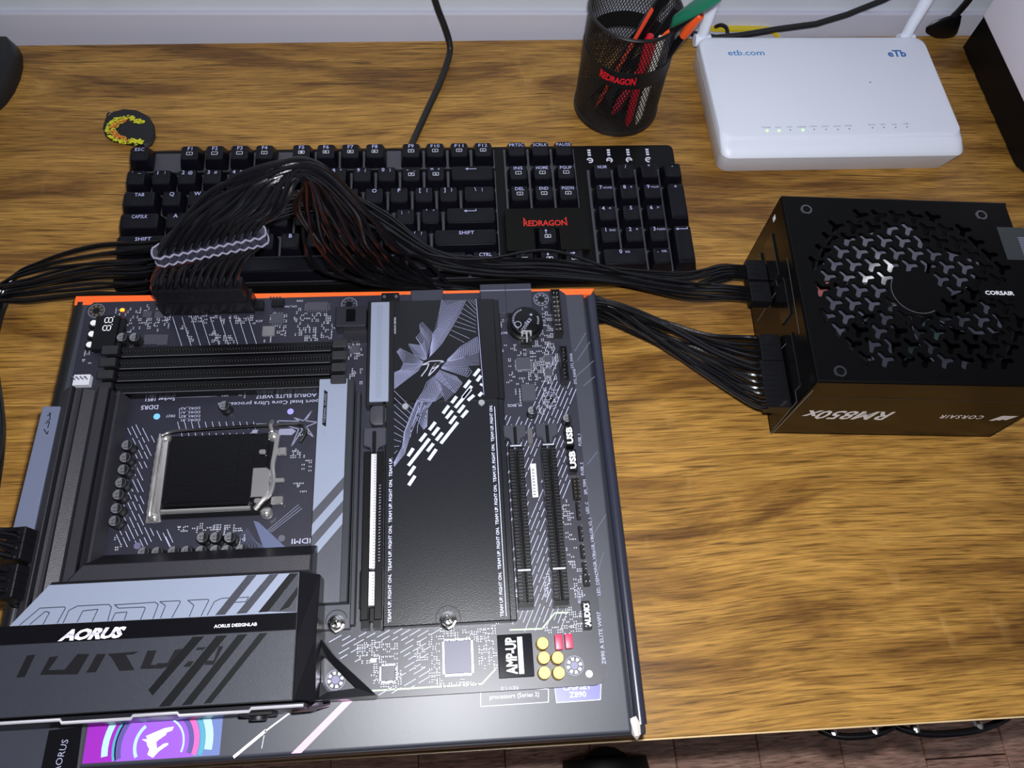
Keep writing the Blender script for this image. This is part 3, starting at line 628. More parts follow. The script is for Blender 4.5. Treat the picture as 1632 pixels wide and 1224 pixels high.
# ================================================================== motherboard
BD = 80.0
brd = thing('motherboard', (-152, 122, BZ), 'dark computer motherboard with silver heatsinks lying on its black box', 'motherboard')
M_PCB = mat('pcb', (32, 32, 45), 0.42, 0.0, 0.6, var=0.07, vscale=0.08)
op = [(-304.8, 0)] + [(-6, 0), (-3, 0.8), (-0.9, 3), (0, 6)] + [(0, 240.8), (-3, 243.8), (-301, 243.8), (-304.8, 240)]
pcb = part('circuit_board', MB().prism(op, BD - 1.6, BD), M_PCB, brd)
for x_, y_ in ((-298, 237), (-16.5, 237), (-16.5, 10), (-141, 10), (-298, 14)):
    part('standoff', MB().cyl(x_, y_, BZ, BD - 1.6, 3, n=10), K_SOFT, brd)
zs = BD + 0.05
def B2(u, v, z=BD): q = P(u, v, z); return (q.x, q.y)
# ---- mounting holes
HOLES = [(-16.51, 10.16), (-140.97, 10.16), (-16.51, 165.1), (-16.51, 237.49), (-140.97, 237.49), (-298.45, 237.49)]
for i, (hx, hy) in enumerate(HOLES):
    m = MB().ring(hx, hy, zs, 4.75, 5.0, 28); rim = part('mounting_hole', m, K_GREY, brd)
    m = MB()
    for k in range(8):
        a = k * math.pi / 4 + 0.2; m.ring(hx, hy, zs + 0.02, 2.5, 4.1, 4, a - 0.22, a + 0.22)
    part('solder_pad', m, K_TIN if i != 5 else mat('gold_pad', (150, 130, 90), 0.35, 0.8), rim)
    part('hole', MB().cyl(hx, hy, BD - 0.5, zs, 2.0, n=16), mat('hole_lilac', (120, 118, 150), 0.5) if i < 2 else K_BLACK, rim)
# ---- printed dash pattern
M_SILK = mat('silkscreen_print', (172, 174, 200), 0.5)
silk = MB(); rnd = random.Random(3)
def inside(pt, poly_):
    x_, y_ = pt; c_ = False; n_ = len(poly_)
    for i in range(n_):
        (xa, ya), (xb, yb_) = poly_[i], poly_[(i + 1) % n_]
        if (ya > y_) != (yb_ > y_) and x_ < (xb - xa) * (y_ - ya) / (yb_ - ya) + xa: c_ = not c_
    return c_
def dashes(poly_, ang, gap, l0, l1, sp, holes=(), wd=0.42):
    d = Vector((math.cos(ang), math.sin(ang))); n_ = Vector((-d.y, d.x))
    c_ = Vector((sum(p_[0] for p_ in poly_) / len(poly_), sum(p_[1] for p_ in poly_) / len(poly_)))
    k = -60
    while k < 60:
        o_ = c_ + n_ * (k * gap); t = -130 + rnd.uniform(0, 8)
        while t < 130:
            L_ = rnd.uniform(l0, l1); a_, b_ = o_ + d * t, o_ + d * (t + L_)
            ok = all(inside(tuple(o_ + d * (t + L_ * f_)), poly_) for f_ in (0, 0.5, 1))
            if ok and not any(x0 < (o_ + d * (t + L_ * f_)).x < x1 and y0 < (o_ + d * (t + L_ * f_)).y < y1 for f_ in (0, 0.35, 0.7, 1) for x0, y0, x1, y1 in holes):
                silk.bar((a_.x, a_.y), (b_.x, b_.y), wd, zs)
            t += L_ + rnd.uniform(sp * 0.4, sp * 1.6)
        k += 1
XR = [PR(800, 540, 862, 615, BD), PR(800, 600, 845, 660, BD), PR(880, 470, 905, 610, BD), PR(820, 480, 875, 545, BD), PR(888, 800, 912, 905, BD), PR(905, 660, 950, 970, BD), PR(845, 740, 862, 796, BD), (-26, 228, -8, 244), PR(895, 840, 950, 1000, BD)]
dashes([B2(790, 545), B2(912, 540), B2(950, 960), B2(955, 1010), B2(812, 1010)], math.radians(64), 2.5, 5, 13, 1.6, XR, 0.38)
dashes([B2(515, 1012), B2(612, 1000), B2(790, 1000), B2(800, 1092), B2(590, 1110), B2(520, 1030)], math.radians(27), 2.6, 3.5, 8, 2.0, [PR(576, 1024, 634, 1094, BD), PR(690, 1010, 786, 1090, BD), (-142 - 10, 0, -133, 20)], 0.42)
dashes([B2(792, 1075), B2(930, 1072), B2(930, 1098), B2(792, 1105)], math.radians(60), 2.6, 3, 7, 1.5, [PR(790, 1010, 935, 1085, BD)], 0.38)
dashes([B2(196, 640), B2(240, 640), B2(250, 690), B2(232, 840), B2(290, 840), B2(280, 875), B2(172, 875), B2(205, 700)], math.radians(-60), 2.4, 4, 10, 1.6, [PR(212, 618, 330, 672, BD)], 0.32)
dashes([B2(262, 842), B2(400, 836), B2(408, 868), B2(262, 876)], math.radians(-60), 2.2, 4, 9, 1.4, [PR(280, 838, 395, 875, BD)], 0.3)
for i in range(12):     # short marks above the socket
    silk.bar(B2(286 + i * 11 - 3, 672), B2(286 + i * 11, 684), 0.3, zs); silk.bar(B2(286 + i * 11 + 3, 690), B2(286 + i * 11 + 5, 698), 0.3, zs)
for i in range(9): silk.bar(B2(275 + i * 15, 505), B2(290 + i * 15, 552), 0.3, zs)
part('dash_print', silk, M_SILK, pcb, kind='stuff')
M_GRN = mat('pale_green_print', (176, 214, 166), 0.5)
mb = MB().line([B2(812, 1004), B2(864, 1002), B2(884, 977), B2(906, 976)], 0.8, zs + 0.02).line([B2(592, 1101), B2(768, 1090), B2(790, 1066)], 0.8, zs + 0.02)
part('green_line_print', mb, M_GRN, pcb, label='pale green printed lines')
# fan of fine lines left of the lower socket corner
mb = MB(); a0 = Vector(B2(412, 836)); a1 = Vector(B2(455, 872))
for i in range(16): mb.bar(tuple(Vector(B2(395 + i * 1.2, 842 + i * 2.0))), tuple(Vector(B2(362 + i * 5.6, 872))), 0.2, zs)
mb.poly([B2(404, 830), B2(412, 832), B2(455, 872), B2(420, 873)], zs + 0.01)
part('fan_print', mb, mat('slate_print', (84, 92, 120), 0.4), pcb)
for k in range(2): pass
# ---- printed words
W = MB(); UP = dict(xd=(-1, 0, 0), yd=(0, -1, 0)); VT = dict(xd=(0, 1, 0), yd=(-1, 0, 0))
def word(s_, u, v, h, o_, **kw):
    q = P(u, v, BD); W.text(s_, (q.x, q.y, zs), h, **o_, **kw)
word('Socket 1851', 256, 633, 2.5, UP, bold=0.015); word('DDR5', 239, 646, 2.7, UP, bold=0.015, width=10)
for i, s_ in enumerate(('DDR5_A2', 'DDR5_A1', 'DDR5_B2', 'DDR5_B1')): word(s_, 304, 649 + i * 6.2, 1.6, UP, width=11)
word('FIRST', 272, 661, 1.6, UP); W.line([B2(289, 651), B2(286, 651), B2(286, 666), B2(289, 666)], 0.25, zs)
word('Support Intel Core Ultra processors', 437, 639, 2.4, UP, width=66); word('Z890 AORUS ELITE WIFI7', 470, 628, 2.3, UP, width=46)
word('HDMI', 484, 858, 3.0, UP, width=13); word('REV:1.0', 812, 1094, 1.9, UP, width=9); word('M_BIOS', 820, 644, 1.8, UP)
word('BAT', 803, 529, 1.6, UP); word('ATX', 413, 510, 1.6, UP); word('FAN', 478, 478, 1.5, UP); word('CPU_FAN', 463, 487, 1.4, UP)
for s_, u, v, h in (('SYS_FAN6', 913, 575, 1.7), ('SYS_FAN5', 918, 600, 1.7), ('FUSB_1', 926, 701, 1.8), ('FUSB_2', 930, 747, 1.8), ('SPI_TPM', 935, 776, 1.8), ('LED_C', 938, 809, 1.7), ('ARGB_V2_1', 944, 842, 1.7), ('ARGB_V2_3', 947, 868, 1.7), ('ARGB_V2_2', 950, 895, 1.7), ('LED_DEMO', 955, 930, 1.8), ('AUDIO', 925, 950, 1.8), ('PCIEX4_2', 872, 935, 1.9), ('PCIEX4_1', 818, 935, 1.6)): word(s_, u, v, h, VT)
word('Z890 A ELITE WIFI7', 961, 1016, 2.0, VT, width=27); word('TP UP', 201, 665, 1.4, VT); word('LED', 197, 663, 1.4, VT)
W.line([B2(196, 636), B2(330, 632), B2(492, 624)], 0.25, zs)
part('lettering', W, M_SILK, pcb, kind='stuff')
# star and block emblem by the socket
mb = MB(); Zs = lambda x_, y_: (390 + x_ / 4.533, 610 + y_ / 4.533)
st = [(490, 195), (440, 275), (525, 285), (445, 318), (500, 395), (420, 335), (335, 465), (390, 335), (235, 290), (240, 275), (395, 278), (350, 250), (425, 275)]
st = [B2(*Zs(*q)) for q in st]; mb.line(st + [st[0]], 0.55, zs)
for pts in (((85, 295), (165, 295), (150, 318), (70, 318)), ((60, 340), (100, 340), (85, 365), (45, 365)), ((180, 345), (200, 345), (185, 375), (165, 375)), ((210, 345), (240, 345), (225, 375), (195, 375)), ((250, 335), (345, 330), (370, 350), (340, 378), (235, 378))): mb.poly([B2(*Zs(*q)) for q in pts], zs)
for k in range(3): mb.bar(B2(*Zs(150 + 20 * k, 1080)), B2(*Zs(390 + 12 * k, 880 + 14 * k)), 0.25, zs)
part('emblem_print', mb, mat('silk_grey', (128, 130, 152), 0.5), pcb, kind='stuff')
for u, v, m in ((250, 664, mat('sky_blue_dot', (120, 190, 240), 0.35)), (463, 656, mat('violet_dot', (150, 146, 226), 0.35)), (219, 870, mat('mauve_dot', (96, 88, 120), 0.4)), (449, 858, mat('grey_dot', (84, 84, 98), 0.4)), (939, 1074, mat('pearl_dot', (210, 208, 200), 0.3))):
    q = P(u, v, BD); part('test_dot', MB().cyl(q.x, q.y, BD, BD + 0.25, 1.9, n=16), m, pcb)
# ---- tiny soldered parts that cannot be told apart
TIN = MB(); BOD = MB(); BRN = MB(); rnd = random.Random(9)
SEEN = set()
def cluster(u0, v0, u1, v1, n_, ex=(), big=1.0):
    vert0 = rnd.random() < 0.6
    for _ in range(int(n_ * 0.9)):
        q = P(rnd.uniform(u0, u1), rnd.uniform(v0, v1), BD); vert = vert0 if rnd.random() < 0.85 else not vert0
        gx, gy = (1.25, 2.0) if vert else (2.0, 1.25); cell = (round(q.x / gx), round(q.y / gy)); x_, y_ = cell[0] * gx, cell[1] * gy
        key_ = (round(x_ / 1.2), round(y_ / 1.2))
        if key_ in SEEN: continue
        SEEN.add(key_); l_, w_ = 1.35 * big, 0.7 * big; h_ = rnd.uniform(0.35, 0.6)
        lx, ly = (w_, l_) if vert else (l_, w_)
        (BRN if rnd.random() < 0.25 else BOD).box(x_ - lx / 2, y_ - ly / 2, BD, x_ + lx / 2, y_ + ly / 2, BD + h_)
        for s_ in (-1, 1):
            if vert: TIN.box(x_ - lx / 2 - .03, y_ + s_ * ly * .42 - .2, BD, x_ + lx / 2 + .03, y_ + s_ * ly * .42 + .2, BD + h_ + .04)
            else: TIN.box(x_ + s_ * lx * .42 - .2, y_ - ly / 2 - .03, BD, x_ + s_ * lx * .42 + .2, y_ + ly / 2 + .03, BD + h_ + .04)
for c_ in ((176, 494, 212, 503, 10), (196, 505, 268, 530, 46), (215, 488, 275, 500, 16), (262, 500, 275, 522, 10), (305, 503, 345, 516, 26), (352, 505, 405, 515, 26), (290, 515, 300, 526, 4), (298, 529, 312, 545, 10), (335, 534, 352, 548, 18), (356, 536, 376, 548, 14), (338, 524, 345, 548, 8),
           (432, 500, 458, 514, 12), (440, 520, 458, 536, 16), (420, 541, 436, 546, 8), (470, 492, 488, 516, 22), (488, 500, 526, 512, 22), (472, 520, 506, 543, 44), (512, 516, 532, 542, 24), (553, 540, 576, 572, 40), (556, 590, 576, 604, 14), (570, 608, 576, 614, 4),
           (786, 505, 802, 526, 26), (864, 488, 880, 536, 40), (848, 532, 884, 556, 40), (808, 558, 848, 612, 40), (846, 560, 872, 612, 70), (866, 562, 890, 612, 46), (866, 616, 892, 660, 22), (858, 642, 868, 660, 10), (822, 618, 830, 640, 12), (800, 548, 822, 560, 8),
           (570, 1018, 596, 1056, 44), (596, 1022, 632, 1058, 50), (594, 1060, 602, 1092, 18), (630, 1056, 640, 1092, 18), (606, 1084, 632, 1096, 20), (662, 1026, 682, 1066, 30), (686, 1040, 700, 1090, 36), (700, 1002, 770, 1022, 70), (760, 1012, 790, 1062, 50), (696, 1086, 760, 1094, 40), (684, 1012, 700, 1040, 14), (768, 1000, 790, 1012, 14),
           (896, 800, 912, 838, 26), (900, 838, 916, 900, 16), (912, 898, 930, 952, 34), (884, 900, 896, 960, 14), (814, 908, 824, 955, 26), (870, 905, 882, 950, 22), (900, 968, 930, 1000, 40), (870, 1000, 890, 1010, 12), (888, 996, 925, 1010, 20),
           (310, 836, 352, 846, 26), (354, 834, 392, 856, 30), (284, 838, 300, 856, 12), (372, 856, 394, 870, 14), (462, 714, 494, 730, 16), (482, 734, 498, 750, 10), (478, 680, 492, 695, 10), (470, 770, 486, 778, 6), (480, 782, 486, 790, 5), (165, 858, 192, 878, 8), (128, 556, 150, 585, 12), (784, 985, 800, 1005, 8), (352, 625, 362, 632, 4), (384, 628, 392, 634, 4), (168, 622, 200, 700, 6)): cluster(*c_)
part('solder_terminals', TIN, mat('solder_tin', (186, 188, 205), 0.5, 0.25), brd, kind='stuff'); part('chip_bodies', BOD, mat('chip_dark', (40, 40, 46), 0.5), brd, kind='stuff'); part('chip_bodies', BRN, mat('ceramic_tan', (98, 88, 84), 0.5), brd, kind='stuff')
# ---- chips, coils
def chip(u0, v0, u1, v1, h, m, name='chip', pins=0, bev=0.2, lab=None):
    x0, y0, x1, y1 = PR(u0, v0, u1, v1, BD + h); o_ = part(name, MB().box(x0, y0, BD, x1, y1, BD + h), m, brd, bevel=bev, label=lab)
    if pins:
        t = MB()
        for k in range(pins):
            f_ = (k + 0.5) / pins
            for xx, yy, ax in ((x0 + (x1 - x0) * f_, y0 - 0.5, 0), (x0 + (x1 - x0) * f_, y1 + 0.5, 0), (x0 - 0.5, y0 + (y1 - y0) * f_, 1), (x1 + 0.5, y0 + (y1 - y0) * f_, 1)):
                a_, b_ = ((x1 - x0) / pins * 0.28, 0.6) if not ax else (0.6, (y1 - y0) / pins * 0.28)
                t.box(xx - a_, yy - b_, BD, xx + a_, yy + b_, BD + 0.35)
        part('pins', t, K_TIN, o_)
    return o_
M_CHIP = mat('chip_grey', (62, 62, 72), 0.4, bump=0.1, bscale=2); M_CHIPL = mat('chip_light_grey', (86, 86, 104), 0.45)
chip(708, 1022, 752, 1072, 1.3, M_CHIPL, pins=22, lab='grey square network chip'); chip(608, 1062, 630, 1084, 0.9, M_CHIP, pins=12)
chip(823, 572, 846, 588, 1.2, M_CHIP, pins=10); chip(830, 612, 855, 638, 1.6, M_CHIP, pins=0); chip(228, 496, 241, 505, 1.2, M_CHIP, pins=0); chip(247, 496, 260, 506, 1.0, M_CHIP); chip(230, 533, 250, 548, 1.2, M_CHIP); chip(252, 533, 266, 549, 1.0, M_CHIP); chip(488, 482, 522, 492, 2.0, M_CHIP, pins=8); chip(433, 500, 450, 514, 1.0, M_CHIP, pins=4); chip(868, 566, 880, 576, 1, M_CHIP, pins=4); chip(868, 588, 880, 598, 1, M_CHIP, pins=4); chip(560, 550, 570, 562, 1, M_CHIP, pins=5)
chip(418, 519, 437, 534, 2.6, mat('coil_grey', (142, 140, 146), 0.35, 0.6), 'coil', bev=0.5, lab='light grey power coil'); chip(590, 1049, 600, 1056, 1.2, mat('crystal_tin', (225, 222, 220), 0.3, 0.4), 'crystal')
x0, y0, x1, y1 = PR(839, 681, 851, 708, BD + 3); part('crystal', MB().prism(rrect(x0, y0, x1, y1, 1.6), BD, BD + 3), mat('crystal_can', (150, 148, 150), 0.3, 0.9), brd, bevel=0.4, smooth=True, label='silver oblong crystal can')
x0, y0, x1, y1 = PR(845, 739, 858, 792, BD + 0.3); st_ = part('serial_sticker', MB().box(x0, y0, BD, x1, y1, BD + 0.15), mat('sticker_white', (240, 240, 244), 0.5), brd)
mb = MB()
for k in range(9): mb.poly([(x0 + 0.6, y0 + 1.2 + k * (y1 - y0) / 11, BD + 0.2), (x1 - 1.2, y0 + 1.2 + k * (y1 - y0) / 11, BD + 0.2), (x1 - 1.2, y0 + 1.2 + (k + rnd.uniform(0.25, 0.7)) * (y1 - y0) / 11, BD + 0.2), (x0 + 0.6, y0 + 1.2 + (k + 0.5) * (y1 - y0) / 11, BD + 0.2)])
part('print', mb, mat('sticker_ink', (110, 110, 124), 0.6), st_)
# ---- electrolytic capacitors
M_CAN = mat('cap_can_black', (24, 24, 27), 0.3); M_CTOP = mat('cap_top', (176, 176, 182), 0.32, 0.85); M_GOLD = mat('gold_can', (198, 160, 84), 0.28, 0.8); M_GTOP = mat('gold_top', (206, 172, 92), 0.5, 0.4)
def capset(r, h, mc, mt, nm, ink=True):
    a_ = MB().lathe([(r * 1.05, 0), (r * 1.05, 0.8), (r, 1.0), (r, 1.6), (r * 0.94, 1.9), (r, 2.2), (r, h - 0.5), (r * 0.92, h)], n=20).mesh(nm, mc, smooth=True)
    b_ = MB().lathe([(r * 0.9, h - 0.1), (r * 0.86, h + 0.12)], n=20).mesh('top', mt, smooth=True)
    i_ = MB()
    if ink:
        pts = [(r * 0.84 * math.cos(t), r * 0.84 * math.sin(t)) for t in [math.radians(-75 + 150 * k / 10) for k in range(11)]]; i_.poly(pts, h + 0.16)
        i_.text('47', (-r * 0.15, -r * 0.1, h + 0.17), r * 0.42); i_.bar((-r * 0.5, -r * 0.45), (r * 0.2, -r * 0.45), r * 0.12, h + 0.17)
    return a_, b_, (i_.mesh('mark', M_CAN) if ink else None)
CB = capset(3.3, 8.2, M_CAN, M_CTOP, 'capacitor'); CS = capset(3.0, 6.0, M_CAN, M_CTOP, 'capacitor'); CG = capset(3.25, 7.0, M_GOLD, M_GTOP, 'gold_capacitor', False)
def put_cap(u, v, kit, h, rot=0.0):
    q = P(u, v, BD + h); o_ = inst(kit[0].name.split('.')[0], kit[0], brd, (q.x, q.y, BD), (0, 0, rot))
    inst('top', kit[1], o_, (0, 0, 0))
    if kit[2]: inst('mark', kit[2], o_, (0, 0, 0))
for u, v in ((202, 709), (199, 729), (196, 748), (192, 769), (188, 788), (185, 810), (182, 830)): put_cap(u, v, CB, 8.2, 0.1)
for u, v in ((322, 856), (343, 856), (366, 856), (228, 880), (250, 880), (276, 879), (297, 878), (320, 878), (343, 877), (361, 877), (384, 876)): put_cap(u, v, CB, 8.2, 0.0)
put_cap(357, 646, CB, 8.2); put_cap(848, 654, CS, 6.0); put_cap(904, 666, CS, 6.0); put_cap(194, 537, CB, 8.2); put_cap(214, 537, CB, 8.2)
for u, v in ((865, 1025), (867, 1048), (889, 1048), (868, 1072), (891, 1072)): put_cap(u, v, CG, 7.0)
M_FILM = mat('red_film', (212, 52, 88), 0.4)
for u0, v0, u1, v1 in ((884, 1011, 898, 1035), (900, 1010, 914, 1033)):
    x0, y0, x1, y1 = PR(u0, v0, u1, v1, BD + 5); part('film_capacitor', MB().box(x0, y0, BD, x1, y1, BD + 5), M_FILM, brd, bevel=0.5, seg=2, smooth=True)
# ---- audio chip cover
x0, y0, x1, y1 = PR(792, 1012, 852, 1078, BD + 3)
ac = part('audio_cover', MB().box(x0, y0, BD, x1, y1, BD + 3), mat('black_gloss_cover', (14, 14, 22), 0.12), brd, bevel=0.3, label='glossy black audio chip cover with white lettering')
mb = MB().text('AMP-UP', (x0 + 9.6, (y0 + y1) / 2, BD + 3.06), 5.4, bold=0.03, width=18.4, **VT); mb.poly([(x0 + 10.6, y0 + 1.6, BD + 3.05), (x0 + 13.2, y0 + 1.6, BD + 3.05), (x0 + 13.2, y1 - 1.6, BD + 3.05), (x0 + 10.6, y1 - 1.6, BD + 3.05)])
part('lettering', mb, mat('bright_white_print', (244, 244, 248), 0.4), ac)
part('lettering', MB().text('AUDIO', (x0 + 12.7, (y0 + y1) / 2, BD + 3.09), 1.5, space=1.9, width=13, **VT), K_BLACK, ac)
# ---- debug display, buttons, power light
x0, y0, x1, y1 = PR(154, 503, 189, 556, BD + 5)
dd = part('debug_display', MB().box(x0, y0, BD, x1 - 3.0, y1, BD + 5), K_BLACK, brd, bevel=0.4)
part('display_step', MB().box(x1 - 3.0, y0, BD, x1, y1 - 1, BD + 3.5), K_SOFT, dd, bevel=0.3)
mb = MB()
for k in range(2):
    cx0, cy0 = (x0 + x1) / 2 - 0.6 - k * 0.3, y1 - 3.5 - k * 5.6; hw, hh = 2.3, 1.7   # figure lying on its side
    for p_, q_ in (((-hw, -hh), (0, -hh)), ((0, -hh), (hw, -hh)), ((-hw, hh), (0, hh)), ((0, hh), (hw, hh)), ((-hw, -hh), (-hw, hh)), ((0, -hh), (0, hh)), ((hw, -hh), (hw, hh))):
        a_, b_ = Vector(p_), Vector(q_); d_ = (b_ - a_) * 0.12
        mb.bar((cx0 + a_.x + d_.x, cy0 + a_.y + d_.y), (cx0 + b_.x - d_.x, cy0 + b_.y - d_.y), 0.55, BD + 5.06)
    mb.poly([(cx0 + hw + 0.2, cy0 + hh + 0.4, BD + 5.06), (cx0 + hw + 0.8, cy0 + hh + 0.4, BD + 5.06), (cx0 + hw + 0.8, cy0 + hh + 1.0, BD + 5.06), (cx0 + hw + 0.2, cy0 + hh + 1.0, BD + 5.06)])
part('segments', mb, mat('segment_white', (236, 236, 240), 0.4), dd, label='white figure segments')
for u, v in ((149, 514.5), (146, 532), (142.5, 549)):
    q = P(u, v, BD + 3.2); b_ = part('button', MB().box(q.x - 2.9, q.y - 2.9, BD, q.x + 2.9, q.y + 2.9, BD + 2.6), K_SOFT, brd, bevel=0.3)
    part('button_cap', MB().cyl(q.x, q.y, BD + 2.6, BD + 3.4, 1.9, n=18), mat('button_white', (226, 228, 226), 0.35), b_, smooth=True)
q = P(194.5, 493.5, BD + 0.8); part('power_led', MB().box(q.x - 1.1, q.y - 0.8, BD, q.x + 1.1, q.y + 0.8, BD + 0.8), mat('amber_led', (255, 92, 14), 0.4, emit=9), brd, label='glowing amber light')
# ---- memory slots
M_SLOT = mat('slot_black', (12, 12, 14), 0.28, 0.0, 0.4); M_SLIT = mat('slot_inner', (8, 8, 9), 0.6)
for k in range(4):
    yc = 202.6 - k * 8.15
    sl_ = part('memory_slot', MB().box(-276, yc - 3.2, BD, -148, yc - 0.75, BD + 8).box(-276, yc + 0.75, BD, -148, yc + 3.2, BD + 8).box(-276, yc - 0.75, BD, -148, yc + 0.75, BD + 3), M_SLOT, brd)
    t = MB()
    for i in range(72): t.box(-274 + i * 1.75, yc + 0.55, BD + 3, -273.2 + i * 1.75, yc + 0.8, BD + 7.9)
    part('contacts', t, mat('contact_tin', (120, 120, 126), 0.35, 0.8), sl_)
    part('edge_glint', MB().box(-274, yc - 3.22, BD + 7.75, -150, yc - 2.95, BD + 8.05), mat('slot_edge_glint', (96, 96, 104), 0.35), sl_)  # bevel highlight of the slot edge, put in as a pale grey strip
    part('key', MB().box(-214.5, yc - 0.8, BD + 3, -212.5, yc + 0.8, BD + 7.6), M_SLOT, sl_)
    for sx, a_ in ((-1, -276), (1, -148)):
        xo = (a_ - 6.5, a_ + 1.0) if sx < 0 else (a_ - 1.0, a_ + 6.5)
        e_ = part('end_block', MB().box(xo[0], yc - 3.6, BD, xo[1], yc + 3.6, BD + 10), M_SLOT, sl_, bevel=0.5)
        part('latch', MB().prism([(xo[0] + (0.5 if sx > 0 else -2.2), yc - 2.9), (xo[1] + (2.2 if sx > 0 else -0.5), yc - 2.9), (xo[1] + (2.2 if sx > 0 else -0.5), yc + 2.9), (xo[0] + (0.5 if sx > 0 else -2.2), yc + 2.9)], BD + 10, BD + 12.2), mat('latch_grey', (34, 34, 38), 0.45), sl_, bevel=0.6)
# ---- 24-way power socket on the far edge
x0, x1 = -257.0, -199.5
ps = part('power_socket', MB().box(x0, 232.4, BD, x1, 243.0, BD + 13), K_BLACK, brd, bevel=0.4, label='black 24-way power socket')
part('socket_key', MB().box(x1, 234, BD, x1 + 5, 240, BD + 4), K_BLACK, ps)
# ---- headers
def header(u0, v0, u1, v1, cols, rows, base=2.4, pin=7.5, shroud=False, m=K_BLACK, pm=K_TIN, lab=None):
    x0, y0, x1, y1 = PR(u0, v0, u1, v1, BD + base); o_ = part('pin_header', MB().box(x0, y0, BD, x1, y1, BD + base), m, brd, bevel=0.2, label=lab)
    if shroud:
        part('shroud', MB().box(x0 - .8, y0 - .8, BD, x0, y1 + .8, BD + 8).box(x1, y0 - .8, BD, x1 + .8, y1 + .8, BD + 8).box(x0, y0 - .8, BD, x1, y0, BD + 8).box(x0, y1, BD, x1, y1 + .8, BD + 8), m, o_)
    t = MB()
    for i in range(cols):
        for j in range(rows):
            cx2, cy2 = x0 + (x1 - x0) * (i + 0.5) / cols, y0 + (y1 - y0) * (j + 0.5) / rows
            t.box(cx2 - .32, cy2 - .32, BD + base, cx2 + .32, cy2 + .32, BD + pin)
    part('pins', t, pm, o_); return o_
header(433, 476, 452, 487, 4, 1, pin=9); fp_ = header(878, 470, 895, 535, 2, 9, base=2.6, pin=8, shroud=True, pm=K_STEEL, lab='shrouded front panel header with bright pins')
header(892, 560, 902, 582, 1, 4, pin=8, shroud=True); header(894, 586, 904, 610, 1, 4, pin=8, shroud=True)
M_HW = mat('header_white_ink', (236, 236, 242), 0.4)
for (u0, v0, u1, v1), s_ in (((899, 678, 916, 710), 'USB'), ((904, 716, 921, 750), 'USB')):
    o_ = header(u0, v0, u1, v1, 2, 5, base=8.0, pin=8.2)
    x0, y0, x1, y1 = PR(u0, v0, u1, v1, BD + 8.0); part('print', MB().text(s_, ((x0 + x1) / 2 + 1.7, (y0 + y1) / 2, BD + 8.3), 3.4, bold=0.04, width=(y1 - y0) * 0.8, **VT), M_HW, o_)
header(911, 762, 926, 797, 2, 6, pin=7, pm=mat('brass_pin', (150, 140, 120), 0.3, 0.9)); header(917, 800, 926, 828, 1, 4); header(921, 838, 930, 862, 1, 3); header(924, 868, 933, 890, 1, 3); header(927, 896, 936, 912, 1, 3); header(928, 914, 941, 934, 2, 2)
o_ = header(927, 958, 944, 1002, 2, 5, base=6.0, pin=6.2); x0, y0, x1, y1 = PR(927, 958, 944, 1002, BD + 6); part('print', MB().text('AUDIO', ((x0 + x1) / 2 + 1.6, (y0 + y1) / 2, BD + 6.3), 3.0, bold=0.04, width=(y1 - y0) * 0.8, **VT), M_HW, o_)
o_ = header(118, 597, 141, 613, 4, 1, base=4, pin=8, m=mat('header_white', (196, 196, 206), 0.4), lab='white fan header'); 
# ---- right-angled ports on the far edge
M_PORT = mat('port_black', (46, 46, 58), 0.35)
for u0, u1, v0, v1 in ((767, 805, 447, 500), (807, 846, 446, 498)):
    x0, y0, x1, y1 = PR(u0, v1, u1, v0 + 6, BD + 6.5); o_ = part('sata_port', MB().box(x0, y0, BD, x1, y1 + 0.5, BD + 6.5), M_PORT, brd, bevel=0.4)
    part('port_ridge', MB().box(x0, y1 - 5, BD + 6.4, x1, y1 - 4.4, BD + 6.9), mat('port_ridge_grey', (120, 120, 140), 0.4), o_)
x0, y0, x1, y1 = PR(655, 480, 706, 461, BD + 5); part('usb_port', MB().box(x0, y0, BD, x1, y1, BD + 5), M_PORT, brd, bevel=0.4)
x0, y0, x1, y1 = PR(608, 480, 636, 466, BD + 4); o_ = part('small_port', MB().box(x0, y0, BD, x1, y1, BD + 4), K_BLACK, brd, bevel=0.3)
part('port_screw', MB().cyl(x0 + 1.8, (y0 + y1) / 2, BD + 4, BD + 4.5, 1.1, n=10).cyl(x1 - 1.8, (y0 + y1) / 2, BD + 4, BD + 4.5, 1.1, n=10), K_TIN, o_)
# USB-C style socket beside the memory slots
x0, y0, x1, y1 = PR(534, 520, 584, 487, BD + 10); o_ = part('front_usb_socket', MB().box(x0, y0, BD, x1, y1, BD + 10), mat('socket_charcoal', (32, 32, 40), 0.4), brd, bevel=0.5)
part('socket_mouth', MB().box(x0 + 6.5, y0 + 3, BD + 9.9, x0 + 12.5, y1 - 2.2, BD + 10.5), K_GLOSS, o_, bevel=0.3); part('socket_base', MB().box(x0 + 4.5, y0 - 7, BD, x1, y0, BD + 4), mat('socket_base_charcoal', (28, 28, 34), 0.4), o_)
